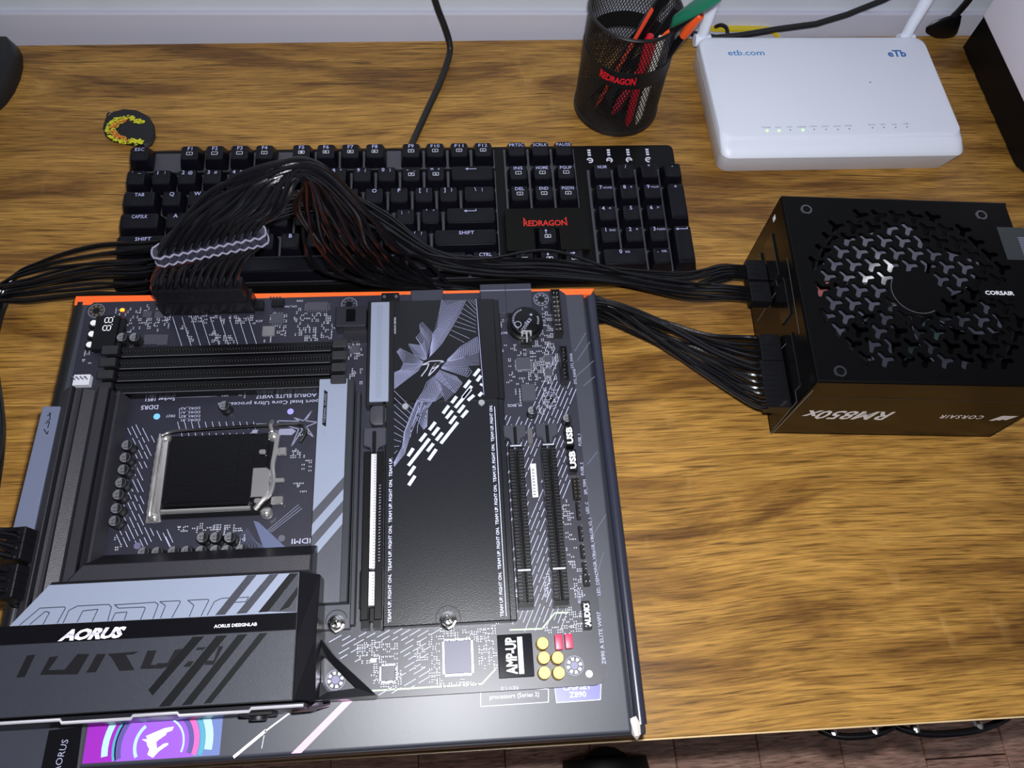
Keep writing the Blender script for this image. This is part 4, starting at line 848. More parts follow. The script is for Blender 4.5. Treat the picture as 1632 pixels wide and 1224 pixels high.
# ---- coin cell
q = P(838, 510, BD + 8); bt = part('battery_holder', MB().lathe([(11.6, BD), (11.6, BD + 3.8), (11.0, BD + 4.2)], q.x, q.y, 32), K_BLACK, brd, smooth=True)
part('holder_tail', MB().box(q.x - 3.4, q.y - 16, BD, q.x + 3.4, q.y - 9, BD + 4), K_BLACK, bt)
part('coin_cell', MB().lathe([(9.9, 0), (10, 0.4), (10, 8.0), (9.6, 8.4)], q.x, q.y, 36).xf(Matrix.Translation((0, 0, BD))) if False else MB().lathe([(9.9, BD + 4), (10, BD + 4.3), (10, BD + 7.7), (9.6, BD + 8)], q.x, q.y, 36), mat('cell_dark_steel', (26, 26, 28), 0.3, 0.6), bt, smooth=True)
mb = MB().text('+', (q.x + 3.6, q.y + 2.5, BD + 8.05), 2.6, bold=0.03).text('KTS', (q.x + 0.6, q.y - 0.2, BD + 8.05), 2.2, xd=(-0.7, -0.7, 0), yd=(0.7, -0.7, 0)).text('CR2032', (q.x - 0.6, q.y - 2.6, BD + 8.05), 2.2, xd=(-0.55, -0.83, 0), yd=(0.83, -0.55, 0)).ring(q.x - 5.2, q.y - 3, BD + 8.05, 1.9, 2.3, 16)
for k in range(14): a = math.radians(110 + k * 9); mb.bar((q.x + 7.4 * math.cos(a), q.y + 7.4 * math.sin(a)), (q.x + 8.6 * math.cos(a), q.y + 8.6 * math.sin(a)), 0.5, BD + 8.05)
for k in range(5): a = math.radians(-20 + k * 9); mb.bar((q.x + 7.4 * math.cos(a), q.y + 7.4 * math.sin(a)), (q.x + 8.6 * math.cos(a), q.y + 8.6 * math.sin(a)), 0.5, BD + 8.05)
part('lettering', mb, K_GREY, bt)
part('spring_clip', MB().box(q.x - 3.6, q.y - 9.2, BD + 8, q.x + 3.0, q.y - 8, BD + 8.7).box(q.x - 0.8, q.y - 15, BD + 6, q.x + 0.3, q.y - 8, BD + 8.5).box(q.x - 3.6, q.y - 10.8, BD + 6, q.x - 2.4, q.y - 8.6, BD + 8.6).box(q.x + 1.8, q.y - 10.8, BD + 6, q.x + 3, q.y - 8.6, BD + 8.6), K_STEEL, bt)
# ---- expansion slots
def pslot(xc, y0, y1, wd, split, steel, h=10.5):
    o_ = part('expansion_slot', MB().box(xc - wd / 2, y0, BD, xc - 1.0, y1, BD + h).box(xc + 1.0, y0, BD, xc + wd / 2, y1, BD + h).box(xc - 1.0, y0, BD, xc + 1.0, y1, BD + 3), M_SLOT, brd, bevel=0.25)
    t = MB(); n_ = int((y1 - y0) / 1.6)
    for i in range(n_):
        yy = y0 + 1 + i * 1.6
        t.box(xc - 1.25, yy, BD + 3, xc - 0.95, yy + 0.55, BD + h - 0.2).box(xc + 0.95, yy, BD + 3, xc + 1.25, yy + 0.55, BD + h - 0.2)
    part('contacts', t, mat('contact_tin', (120, 120, 126), 0.35, 0.8), o_)
    part('key', MB().box(xc - wd * 0.42, split - 0.5, BD + h, xc + wd * 0.42, split + 0.5, BD + h + 0.35), mat('key_grey', (176, 176, 188), 0.4), o_)
    return o_
for xc, ly in ((-40.4, 141.5), (-21.4, 141.8)):
    o_ = pslot(xc, 42.3, 131.5, 8.2, 59.2, False)
    t = MB()
    for i in range(46): yy = 44 + i * 1.88; t.box(xc - 3.9, yy, BD + 10.4, xc - 1.5, yy + 0.7, BD + 10.75).box(xc + 1.5, yy, BD + 10.4, xc + 3.9, yy + 0.7, BD + 10.75)
    part('ribs', t, mat('slot_rib', (30, 30, 34), 0.35), o_)
    part('key', MB().box(xc - 3.3, 131.0, BD + 10.4, xc + 3.3, 131.7, BD + 10.9), mat('key_grey', (176, 176, 188), 0.4), o_)
    part('latch', MB().prism([(xc - 6.6, ly - 3.5), (xc - 3.4, ly - 5), (xc - 2.4, ly - 9), (xc + 2.4, ly - 9), (xc + 3.4, ly - 5), (xc + 6.6, ly - 3.5), (xc + 6.6, ly + 3.6), (xc - 6.6, ly + 3.6)], BD + 5, BD + 9.5), mat('slot_latch_grey', (52, 53, 62), 0.4), o_, bevel=0.4)
    part('latch_lever', MB().box(xc - 0.9, ly - 9, BD + 9.4, xc + 0.9, ly + 2.0, BD + 10.8), K_BLACK, o_, bevel=0.2)
    part('end_cap', MB().box(xc - 4.1, 39.8, BD, xc + 4.1, 42.3, BD + 9), M_SLOT, o_)
# long steel-clad slot
xc = -122.2
o_ = part('expansion_slot', MB().box(xc - 5.6, 37.5, BD, xc - 1.6, 131.5, BD + 10.5).box(xc + 1.6, 37.5, BD, xc + 5.6, 131.5, BD + 10.5).box(xc - 1.6, 37.5, BD, xc + 1.6, 131.5, BD + 4).box(xc - 6.6, 44, BD, xc + 6.6, 64, BD + 8), M_SLOT, brd, bevel=0.3, label='long black graphics card slot with a bright steel lining')
part('steel_lining', MB().box(xc - 1.5, 64.4, BD + 3.5, xc + 1.5, 130, BD + 10.2).box(xc - 1.5, 45, BD + 3.5, xc + 1.5, 62.6, BD + 10.2), mat('bright_lining', (232, 230, 238), 0.3, 0.5), o_)
t = MB()
for i in range(52): t.box(xc + 0.2, 46 + i * 1.6 + (1.6 if i > 9 else 0), BD + 10.1, xc + 1.3, 46.5 + i * 1.6 + (1.6 if i > 9 else 0), BD + 10.35)
part('contacts', t, mat('lining_contact_grey', (120, 118, 126), 0.4), o_)  # mid-grey contact ticks along the bright lining
mb = MB()
for i in range(26): mb.bar((xc + 3.3, 68 + i * 1.7), (xc + 4.2, 68 + i * 1.7 + rnd.uniform(0, 0.6)), 0.35, BD + 10.56)
part('print', mb, K_GREY, o_)
t = MB()
for i in range(15): t.box(xc + 5.7, 50 + i * 6, BD, xc + 7.2, 54 + i * 6, BD + 2.0)
part('shield_tabs', t, K_TIN, o_)
part('end_cap', MB().box(xc - 5.0, 33.5, BD, xc - 1.2, 37.4, BD + 9.5).box(xc + 1.2, 33.5, BD, xc + 5.0, 37.4, BD + 9.5), M_SLOT, o_)
part('latch', MB().prism([(xc - 6.4, 136), (xc - 2.4, 134.5), (xc - 2.0, 131), (xc + 2, 131), (xc + 2.4, 134.5), (xc + 6.6, 136), (xc + 6.6, 147), (xc - 6.4, 147)], BD + 5, BD + 9), mat('slot_latch_grey', (52, 53, 62), 0.4), o_, bevel=0.5)
part('latch_lever', MB().box(xc - 1.0, 130.5, BD + 9, xc + 1.0, 144, BD + 11), K_BLACK, o_, bevel=0.3)
part('release_button', MB().prism(rrect(xc - 3.0, 149, xc + 6.6, 161.5, 3), BD + 2, BD + 8), mat('button_charcoal', (54, 54, 62), 0.4), brd, bevel=0.6, seg=2, smooth=True, label='charcoal card release button')
# ---- silver ribbed bar beside the big cover
o_ = part('ribbed_bar', MB().box(-127.8, 161.5, BD, -111.5, 234.0, BD + 8.6), K_MATTE, brd, bevel=0.4)
pl = part('silver_plate', MB().box(-125.7, 163.2, BD + 8.5, -114.3, 232.4, BD + 10), mat('silver_paint', (129, 137, 156), 0.45, 0.1), o_, bevel=0.25, label='silver grey ribbed plate')
mb = MB()
for i in range(48): mb.bar((-122, 166 + i * 1.35), (-118.4, 166 + i * 1.35), 0.22, BD + 10.05)
part('rib_lines', mb, mat('rib_grey', (92, 96, 112), 0.5), pl)
# ---- memory drive heatsink (left) with silver paint
M_HS = mat('heatsink_charcoal', (66, 68, 76), 0.42, 0.2, bump=0.25, bscale=3); M_SILV = mat('silver_paint', (129, 137, 156), 0.45, 0.1)
th = part('drive_heatsink', MB().box(-155.4, 47.4, BD + 2, -134.8, 179.2, BD + 8.8), mat('heatsink_flank', (38, 40, 46), 0.42, 0.1), brd, bevel=0.6, label='narrow drive heatsink with silver stripes')
part('top_plate', MB().box(-155.4, 47.4, BD + 8.8, -138.6, 179.2, BD + 10), M_HS, th, bevel=0.3)
part('flank_groove', MB().box(-133.6, 36, BD, -131.2, 172, BD + 7), mat('heatsink_flank', (38, 40, 46), 0.42, 0.1), th, bevel=0.3)
Zg = lambda x_, y_: (470 + x_ / 4.08, 740 + y_ / 4.08)
zg = BD + 10.06
def G(x_, y_): q = P(*Zg(x_, y_), zg); return (min(max(q.x, -155.2), -138.8), q.y)
mb = MB().poly([(-155.2, 179), (-138.8, 179), (-138.8, G(318, 80)[1]), (-155.2, G(112, 305)[1])], zg)
mb.poly([(-138.8, G(310, 160)[1]), (-138.8, G(308, 235)[1]), (-155.2, G(105, 468)[1]), (-155.2, G(110, 390)[1])], zg)
mb.poly([(-138.8, G(305, 312)[1]), (-138.8, G(300, 388)[1]), (-155.2, G(95, 634)[1]), (-155.2, G(100, 553)[1])], zg)
part('silver_stripes', mb, M_SILV, th)
mb = MB().poly([(-152.2, 172), (-150.2, 170.5), (-150.2, 148), (-152.4, 149.5)], zg + 0.03); part('print', mb, K_BLACK, th)
mb = MB().text('THERMAL GUARD', (-150.7, 160, zg + 0.05), 1.25, width=19, **VT); part('lettering', mb, M_SILV, th)
part('lettering', MB().text('M.2', (-150.6, 145, zg + 0.03), 1.4, **VT), mat('pale_ink', (120, 124, 140), 0.5), th)
ft = part('heatsink_foot', MB().box(-153.0, 34.5, BD, -133.6, 47.6, BD + 4.5), mat('foot_charcoal', (62, 64, 72), 0.42, 0.1), th, bevel=0.5)
def thumb(x_, y_, z_, nm='thumb_screw'):
    s_ = part(nm, MB().lathe([(4.6, z_), (4.6, z_ + 0.5), (3.6, z_ + 0.9), (3.2, z_ + 2.6), (2.4, z_ + 3.0)], x_, y_, 20), K_STEEL, brd, smooth=True, label='bright steel thumb screw')
    part('screw_slot', MB().obox(x_, y_, z_ + 2.9, z_ + 3.1, 4.4, 0.8, 0.5).obox(x_, y_, z_ + 2.9, z_ + 3.1, 0.8, 4.4, 0.5), K_BLACK, s_)
    part('screw_tip', MB().lathe([(1.1, z_ + 3), (1.1, z_ + 4.6), (0.7, z_ + 5)], x_ - 0.4, y_ + 1.6, 12), K_STEEL, s_, smooth=True)
    part('spring_leg', MB().tube([(x_ - 3.4, y_ + 1, z_ + 1.6), (x_ - 2.2, y_ - 2.8, z_ + 1.8), (x_, y_ - 4.4, z_ + 1.4), (x_ + 2.6, y_ - 3.2, z_ + 1.6), (x_ + 4.0, y_ - 0.6, z_ + 1.8)], 0.8, 6), K_STEEL, s_, smooth=True)
q = P(536, 994, BD + 5); thumb(q.x, q.y, BD + 4.5)
part('screw_recess', MB().ring(q.x, q.y + 1.5, BD + 4.56, 5.4, 5.8, 20, 0.2, 3.4), K_BLACK, ft)
# ---- big black cover with printed artwork
M_COV = mat('cover_black', (12, 12, 16), 0.28, 0.0, 0.5, bump=0.08, bscale=1); zc = BD + 8.0
cv = part('drive_cover', MB().box(-116.2, 163.4, BD + 1, -48.2, 234.2, zc).box(-49.8, 163.4, BD + 1, -44.8, 234.2, zc - 1.2), M_COV, brd, bevel=0.5, label='black drive cover printed with a grey line burst')
cv2 = part('drive_cover', MB().box(-116.2, 33.8, BD + 1, -48.9, 163.0, zc).box(-50.2, 33.8, BD + 1, -45.6, 163.0, zc - 1.2), mat('cover_black_brushed', (18, 19, 25), 0.30, 0.0, bump=0.15, bscale=1.5), brd, bevel=0.5, label='plain black drive cover with slogan lettering along both edges')
part('cover_rim', MB().box(-117.6, 33.0, BD, -116.2, 234.2, zc + 0.6), K_MATTE, cv2)
za = zc + 0.06
Z1 = lambda x_, y_: (615 + x_ / 7.2, 470 + y_ / 7.2)
Z2 = lambda x_, y_: (615 + x_ / 7.2, 620 + y_ / 7.2)
def A1(pt): q = P(*Z1(*pt), za); return Vector((min(max(q.x, -115.8), -51.0), min(q.y, 233.8)))
def A2(pt): q = P(*Z2(*pt), za); return Vector((min(max(q.x, -115.8), -51.0), q.y))
def ribbon(mb_, A, B, n_, wd, rungs=0):
    n_ = max(3, int(n_ * 0.6)); wd *= 1.25
    """interpolated fold lines between two traced edges"""
    def res(L_, k):
        ln = [0]
        for a_, b_ in zip(L_[:-1], L_[1:]): ln.append(ln[-1] + (b_ - a_).length)
        out_ = []
        for i in range(k):
            t_ = ln[-1] * i / (k - 1); j = 0
            while j < len(ln) - 2 and ln[j + 1] < t_: j += 1
            f_ = (t_ - ln[j]) / max(1e-6, ln[j + 1] - ln[j]); out_.append(L_[j] + (L_[j + 1] - L_[j]) * f_)
        return out_
    for i in range(n_ + 1):
        f_ = i / n_; L_ = [a_ + (b_ - a_) * f_ for a_, b_ in zip(A, B)]
        for a_, b_ in zip(L_[:-1], L_[1:]): mb_.bar(tuple(a_), tuple(b_), wd, za)
    for i in range(rungs):
        f_ = i / max(1, rungs - 1); a_ = res(A, 60)[int(f_ * 59)]; b_ = res(B, 60)[int(f_ * 59)]; mb_.bar(tuple(a_), tuple(b_), wd, za)
art = MB()
m1 = lambda L_: [A1(p_) for p_ in L_]
m2 = lambda L_: [A2(p_) for p_ in L_]
ribbon(art, m1([(640, 55), (610, 250), (590, 380), (540, 440), (530, 520), (500, 640), (470, 735)]), m1([(920, 55), (850, 210), (740, 400), (640, 560), (560, 650), (510, 700), (480, 735)]), 26, 0.16)
ribbon(art, m1([(640, 55), (700, 130), (780, 100), (920, 55)]), m1([(470, 735), (480, 720), (490, 710), (500, 700)]), 40, 0.12)
ribbon(art, m1([(425, 312), (385, 345), (400, 430), (345, 490), (390, 560)]), m1([(540, 440), (520, 480), (500, 560), (480, 640), (450, 720)]), 18, 0.16)
ribbon(art, m1([(260, 565), (330, 690), (440, 750)]), m1([(400, 580), (450, 660), (480, 735)]), 14, 0.14)
ribbon(art, m1([(265, 562), (400, 580), (440, 520)]), m1([(450, 740), (470, 735), (480, 730)]), 22, 0.14)
ribbon(art, m1([(160, 612), (250, 660), (330, 700), (430, 770)]), m1([(125, 650), (205, 780), (280, 800), (415, 795)]), 12, 0.14)
ribbon(art, m1([(205, 780), (170, 860), (98, 890), (98, 900)]), m1([(415, 795), (370, 870), (250, 960), (95, 1080)]), 30, 0.15)
ribbon(art, m1([(98, 890), (98, 960), (98, 1080)]), m1([(415, 795), (410, 800), (400, 810)]), 26, 0.13)
ribbon(art, m1([(1050, 480), (950, 540), (860, 590), (760, 690), (700, 745)]), m1([(1065, 650), (960, 690), (850, 730), (760, 755), (700, 765)]), 18, 0.15)
ribbon(art, m1([(1050, 480), (1060, 560), (1065, 650)]), m1([(760, 690), (740, 720), (720, 750)]), 22, 0.14)
ribbon(art, m1([(1070, 660), (900, 710), (690, 770)]), m1([(1075, 800), (920, 810), (640, 825)]), 12, 0.15)
ribbon(art, m1([(940, 825), (985, 880), (940, 940)]), m1([(640, 830), (640, 835), (640, 840)]), 20, 0.14)
ribbon(art, m1([(940, 825), (640, 828)]), m1([(940, 940), (640, 845)]), 9, 0.15)
ribbon(art, m1([(800, 930), (875, 1010), (790, 1125)]), m1([(620, 860), (590, 900), (555, 935)]), 22, 0.15)
ribbon(art, m1([(875, 1010), (620, 860)]), m1([(790, 1125), (555, 935)]), 14, 0.15)
ribbon(art, m1([(560, 930), (600, 1050), (690, 1222)]), m1([(610, 880), (700, 1000), (790, 1120)]), 12, 0.14)
ribbon(art, m1([(545, 940), (470, 1000), (430, 1100), (350, 1222)]), m1([(620, 1020), (640, 1080), (660, 1150), (560, 1222)]), 18, 0.15)
ribbon(art, m1([(545, 940), (600, 1010), (640, 1100)]), m1([(350, 1222), (440, 1222), (560, 1222)]), 34, 0.13)
ribbon(art, m2([(370, 110), (300, 280), (215, 500), (205, 600)]), m2([(560, 110), (480, 220), (440, 380), (435, 465)]), 3, 0.18)
ribbon(art, m2([(360, 120), (300, 260), (210, 500), (190, 660), (90, 850)]), m2([(420, 150), (360, 340), (280, 520), (215, 740), (95, 890)]), 9, 0.18)
ribbon(art, m2([(400, 100), (350, 330), (435, 465)]), m2([(560, 100), (480, 200), (470, 430)]), 12, 0.16)
for i in range(9):
    art.bar(tuple(A1((935 - i * 26, 55 + i * 50))), tuple(A1((1035, 175 + i * 42)) if i < 7 else A1((960 - (i - 7) * 60, 500 + (i - 7) * 45))), 0.2, za)
for i in range(3): art.bar(tuple(A1((960 + i * 30, 50))), tuple(A1((1030, 120 - i * 30))), 0.2, za)
for i in range(10):
    art.bar(tuple(A2((95, 20 + i * 80))), tuple(A2((330 - i * 22, 255 + i * 50))), 0.22, za)
art.bar(tuple(A1((1035, 45))), tuple(A1((1125, 1150))), 0.35, za)
part('line_burst_print', art, mat('burst_grey', (146, 150, 184), 0.45), cv)
ee = [[(420, 800), (510, 760), (640, 755), (668, 768), (625, 775), (600, 820), (490, 930)], [(415, 805), (495, 790), (470, 850), (405, 935)], [(490, 925), (530, 840), (580, 780), (560, 800), (545, 830)], [(640, 760), (610, 800), (560, 840), (520, 850)]]
mb = MB()
for L_ in ee: mb.line([tuple(A1(p_)) for p_ in L_], 0.6, za + 0.02)
part('emblem', mb, mat('emblem_grey', (170, 170, 190), 0.4), cv, label='grey outlined emblem')
bars = [(285, 690, 265, 770, 9), (0, 0, 0, 0, 0)]
BR2 = [((315, 680), (255, 770)), ((500, 570), (258, 880)), ((332, 885), (260, 990)), ((335, 995), (262, 1105)), ((462, 510), (390, 600)), ((545, 625), (475, 715)), ((578, 690), (490, 815)), ((568, 380), (498, 470)), ((608, 440), (538, 530)), ((650, 500), (578, 590)), ((825, 380), (630, 625)), ((722, 190), (655, 280)), ((765, 248), (692, 338)), ((802, 308), (732, 398)), ((812, 85), (755, 160)), ((975, 0), (795, 215)), ((900, 185), (830, 272)), ((938, 245), (870, 325)), ((1012, 70), (940, 132)), ((1105, 40), (1065, 80))]
BR1 = [((1075, 850), (1010, 930)), ((1092, 925), (1045, 990)), ((968, 980), (900, 1065)), ((985, 1045), (880, 1180)), ((1105, 1020), (1090, 1040))]
mb = MB(); mbb = MB()
for a_, b_ in BR2: (mb if max(a_[1], b_[1]) > 130 else mbb).bar(tuple(A2(a_)), tuple(A2(b_)), 2.0, za)
for a_, b_ in BR1: mbb.bar(tuple(A1(a_)), tuple(A1(b_)), 2.0, za)
M_BARS = mat('bars_pale', (190, 194, 216), 0.45)
part('letter_bars', mb, M_BARS, cv2, label='pale slanted bars spelling the maker name'); part('letter_bars', mbb, M_BARS, cv)
mb = MB(); SL = '  '.join(['TEAM UP. FIGHT ON.'] * 5)
mb.text(SL, (-52.8, 36, za), 1.7, bold=0.02, align='l', width=123, **VT); mb.text('TEAM UP. FIGHT ON.  TEAM UP. FIGHT ON.  TEAM UP. FIGHT ON.  TEAM UP.', (-112.0, 36, za), 1.7, bold=0.02, align='l', width=92, **VT)
mb.bar((-51.4, 36), (-51.4, 158), 0.4, za); part('lettering', mb, M_BARS, cv2)
part('lettering', MB().text('AORUS SERIES', (-110.3, 216, za), 1.1, width=12, **VT), M_BARS, cv)
for u, v in ((646, 648), (767.5, 642)):
    q = P(u, v, zc); part('cover_screw', MB().lathe([(2.0, zc - 0.2), (2.0, zc + 0.5), (1.7, zc + 0.8)], q.x, q.y, 18), mat('screw_zinc', (190, 190, 196), 0.4, 0.8), cv2, smooth=True)
q = P(714, 988, BD + 9); thumb(q.x, q.y, zc - 0.3)
part('screw_notch', MB().ring(q.x, q.y + 1.0, zc + 0.05, 6.2, 6.8, 24, -0.3, 3.44), K_BLACK, cv2)
# ---- processor socket
z0 = BD
so_ = part('processor_socket', MB().box(-243, 99.5, BD, -180, 148.5, BD + 3.2), K_BLACK, brd, bevel=0.4)
cp_ = part('socket_cover', MB().prism(rrect(-239.5, 104.8, -191, 146.4, 2.5), BD + 3, BD + 6.0).prism(rrect(-237.5, 107, -199.5, 144.6, 2), BD + 6.0, BD + 6.5).prism(rrect(-192, 126.2, -183.5, 146.0, 1.5), BD + 3, BD + 5.4), mat('cover_gloss_black', (12, 12, 14), 0.18, bump=0.2, bscale=0.35), so_, bevel=0.4, label='glossy black protective socket cover')
M_NI = mat('nickel', (226, 222, 220), 0.22, 0.9); M_NIM = mat('satin_nickel', (186, 184, 184), 0.35, 0.9)
fr = part('retention_frame', MB().prism([(-246.8, 96.5), (-238.5, 96.8), (-239.8, 103), (-240.5, 147), (-246.6, 150.2)], BD + 3.2, BD + 5.4), M_NI, so_, bevel=0.7, seg=2, smooth=True, label='bright nickel retention frame')
part('hinge_roll', MB().tube(spline([(-244.8, 100, BD + 6), (-244.6, 112, BD + 7), (-244.9, 124, BD + 6.4), (-244.6, 136, BD + 7), (-244.8, 147, BD + 6)], 5), [1.6, 2.0] * 10 + [1.6], 10), M_NI, fr, smooth=True)
part('front_rail', MB().tube([(-239, 102.4, BD + 5.2), (-190.5, 102.6, BD + 5.2)], 1.5, 12), M_NI, fr, smooth=True)
part('right_plate', MB().prism([(-191, 126), (-191, 108.5), (-183, 108.5), (-181, 112), (-181, 124), (-183.5, 126)], BD + 5.4, BD + 6.2), M_NIM, fr, bevel=0.3)
part('right_rail', MB().tube(spline([(-188, 101.5, BD + 5.5), (-184.5, 106, BD + 6.2), (-180.5, 110.5, BD + 5.5), (-179, 118, BD + 6.0), (-180, 126, BD + 6.0), (-179.5, 134, BD + 5.6), (-178.6, 146, BD + 5.2)], 5), 1.5, 8), M_NI, fr, smooth=True)
part('thumb_tab', MB().prism(rrect(-181.5, 116.4, -172.6, 119.2, 1.2), BD + 5.6, BD + 6.8), M_NIM, fr, bevel=0.4, smooth=True)
for yy in (107, 136.5):
    part('side_tab', MB().prism(rrect(-180.5, yy - 2.3, -173.4, yy + 2.7, 1.0), BD + 1.5, BD + 3.4), M_NI, fr, bevel=0.5, smooth=True)
for x_, y_ in ((-243, 147), (-181.3, 145.8), (-243, 100.2), (-182.0, 99.8)):
    part('frame_screw', MB().lathe([(3.4, BD + 2), (3.4, BD + 4.4), (2.9, BD + 5.4), (1.6, BD + 6.4), (0.8, BD + 6.7)], x_, y_, 16), M_NI, fr, smooth=True)
for x_, y_ in ((-186.2, 135.2), (-186.6, 106.0)): part('latch_pin', MB().prism(rrect(x_ - 2.0, y_ - 1.5, x_ + 2.0, y_ + 1.5, 1.3), BD + 6, BD + 7.4), M_NIM, fr, bevel=0.3, smooth=True)
part('lever', MB().tube(spline([(-244, 147.5, BD + 7), (-238, 150.0, BD + 6), (-215, 151.6, BD + 5), (-190, 152.2, BD + 5), (-172, 152.6, BD + 5), (-165.5, 151.8, BD + 5), (-162.6, 147.5, BD + 5), (-165.5, 141.0, BD + 5)], 6), 1.1, 8), mat('lever_dark_steel', (120, 118, 120), 0.22, 1.0), fr, smooth=True)
part('lever_hook', MB().tube([(-182.5, 148.5, BD + 4), (-182.8, 152, BD + 7.2), (-182.5, 155, BD + 4.5)], 1.3, 8), M_NI, fr, smooth=True)
# ---- regulator heatsink along the left edge and the port cover in front
M_HSD = mat('heatsink_dark', (42, 41, 47), 0.42, 0.1, bump=0.35, bscale=2.2); M_HSK = mat('heatsink_black', (17, 17, 21), 0.32, 0.0, 0.4)
vr = part('regulator_heatsink', MB().loft([[(x_, y_, z_) for x_, z_ in ((-297, BD + 3), (-297, BD + 19), (-292.5, BD + 22), (-289.5, BD + 19), (-287.5, BD + 19), (-281.5, BD + 16), (-278.8, BD + 19), (-272.5, BD + 19), (-271.8, BD + 10), (-270.6, BD + 10), (-270, BD + 14), (-268.4, BD + 14), (-267.6, BD + 8), (-266.8, BD + 3))] for y_ in (38, 173.5)]), M_HSD, brd, label='dark finned regulator heatsink along the left edge')
for x0, x1, zt_ in ((-291.8, -290.6, 22.1), (-287.6, -286.9, 19.2), (-278.9, -278.2, 19.2), (-272.9, -272.3, 19.2)):
    part('groove', MB().box(x0, 40, BD + 10, x1, 173.6, BD + zt_), M_HSK, vr)
gp = part('grey_plate', MB().prism([(-311.0, 90.6), (-300.0, 89.0), (-299.6, 164.6), (-309.6, 165.0)], BD + 3, BD + 15.5), mat('lilac_grey_paint', (100, 107, 130), 0.42, 0.1), vr, bevel=0.4, label='lilac grey side plate with dark marking')
mb = MB(); zz = BD + 15.56
for L_ in ([(82, 659), (75, 663)], [(79, 657), (80, 668), (74, 672)], [(72, 675), (79, 672), (76, 682)], [(70, 684), (75, 692), (77, 687)]): mb.line([B2(*q, zz) for q in L_], 0.5, zz)
part('print', mb, K_BLACK, gp)
# port cover
zt_ = BD + 33.0
def mx(y_): return -292.0 + (y_ - 40.0) * 0.79          # the mitred left end
cov = part('port_cover', MB().frustum([(-304, -1.6), (-155.4, -1.6), (-155.4, 61), (mx(61), 61), (mx(40.2), 40.2), (-304, 40.2)], BD + 1, [(-304, -1.2), (-155.4, -1.2), (-155.4, 60.2), (mx(60.2), 60.2), (mx(40.2), 40.0), (-304, 40.0)], zt_).loft([[(mx(y_), y_, BD + 2), (-151.5, y_, BD + 2), (-151.5, y_, z_), (mx(y_), y_, z_)] for y_, z_ in ((60.8, BD + 23), (70.5, BD + 22.5), (77.6, BD + 13))]), M_HSK, brd, label='large black port cover with silver panel and maker lettering')
part('cover_flank', MB().loft([[(-155.4, y_, z_), (-147.2, y_, z2)] + [(-147.2, y_, BD + 1), (-155.4, y_, BD + 1)] for y_, z_, z2 in ((-1.0, zt_ - 1, BD + 20), (28, zt_ - 1, BD + 26), (60, zt_ - 1, BD + 22))]), M_HSK, cov, bevel=0.4)
part('rear_step', MB().prism([(mx(61.6) + 1.2, 61.6), (-152.2, 61.6), (-152.2, 70.2), (mx(70.2) + 1.2, 70.2)], BD + 20, BD + 24.5), M_HSD, cov, bevel=0.5)
zp = zt_ + 0.08
M_FACE = mat('face_charcoal', (46, 48, 57), 0.42, 0.15, bump=0.3, bscale=3)
part('silver_panel', MB().prism([(mx(40), 40.0), (-155.9, 39.4), (-155.9, 58.8), (mx(58.8), 58.8)], zt_ - 0.5, zp), M_SILV, cov)
part('front_panel', MB().prism([(-303.5, -0.9), (-155.9, -0.6), (-155.9, 31.0), (-303.5, 31.2)], zt_ - 0.5, zp), M_FACE, cov)
bd_ = part('logo_band', MB().prism([(-303.5, 31.5), (-155.9, 31.3), (-155.9, 39.0), (-303.5, 39.8)], zt_ - 0.5, zp + 0.3), mat('band_gloss', (12, 12, 16), 0.2), cov)
def C4(x_, y_, z_=None): return B2(250 + x_ / 4.37, 880 + y_ / 4.37, z_ or zp)
def C3(x_, y_, z_=None): return B2(x_ / 5.827, 880 + y_ / 5.827, z_ or zp)
zq = zp + 0.05
def stripes(L_, y0, y1, m, nm):
    mb_ = MB()
    for (xa, ya), (xb, yb_), (xc_, yc_), (xd_, yd_) in L_:
        pts = [C4(xa, ya, zq), C4(xb, yb_, zq), C4(xc_, yc_, zq), C4(xd_, yd_, zq)]
        mb_.poly([(min(q[0], -156.0), min(max(q[1], y0), y1)) for q in pts], zq)
    return part(nm, mb_, m, cov)
stripes([((630, 160), (695, 158), (475, 435), (405, 440)), ((785, 152), (848, 150), (625, 425), (552, 430))], 39.5, 58.7, M_FACE, 'grey_stripe')
stripes([((985, 145), (1010, 145), (1010, 415), (775, 415))], 39.5, 58.7, M_FACE, 'grey_stripe')
zq += 0.03
stripes([((925, 148), (985, 145), (775, 415), (705, 420)), ((990, 235), (990, 295), (920, 385), (852, 410))], 39.5, 58.7, mat('stripe_black', (9, 10, 13), 0.4, 0.0, 0.3), 'black_stripe')
stripes([((250, 590), (330, 585), (-30, 1000), (-60, 960)), ((415, 582), (490, 578), (92, 1072), (12, 1078)), ((565, 575), (632, 570), (240, 1062), (172, 1068)), ((715, 566), (772, 562), (380, 1050), (325, 1056))], -0.5, 31.0, mat('stripe_black', (9, 10, 13), 0.4, 0.0, 0.3), 'black_stripe')
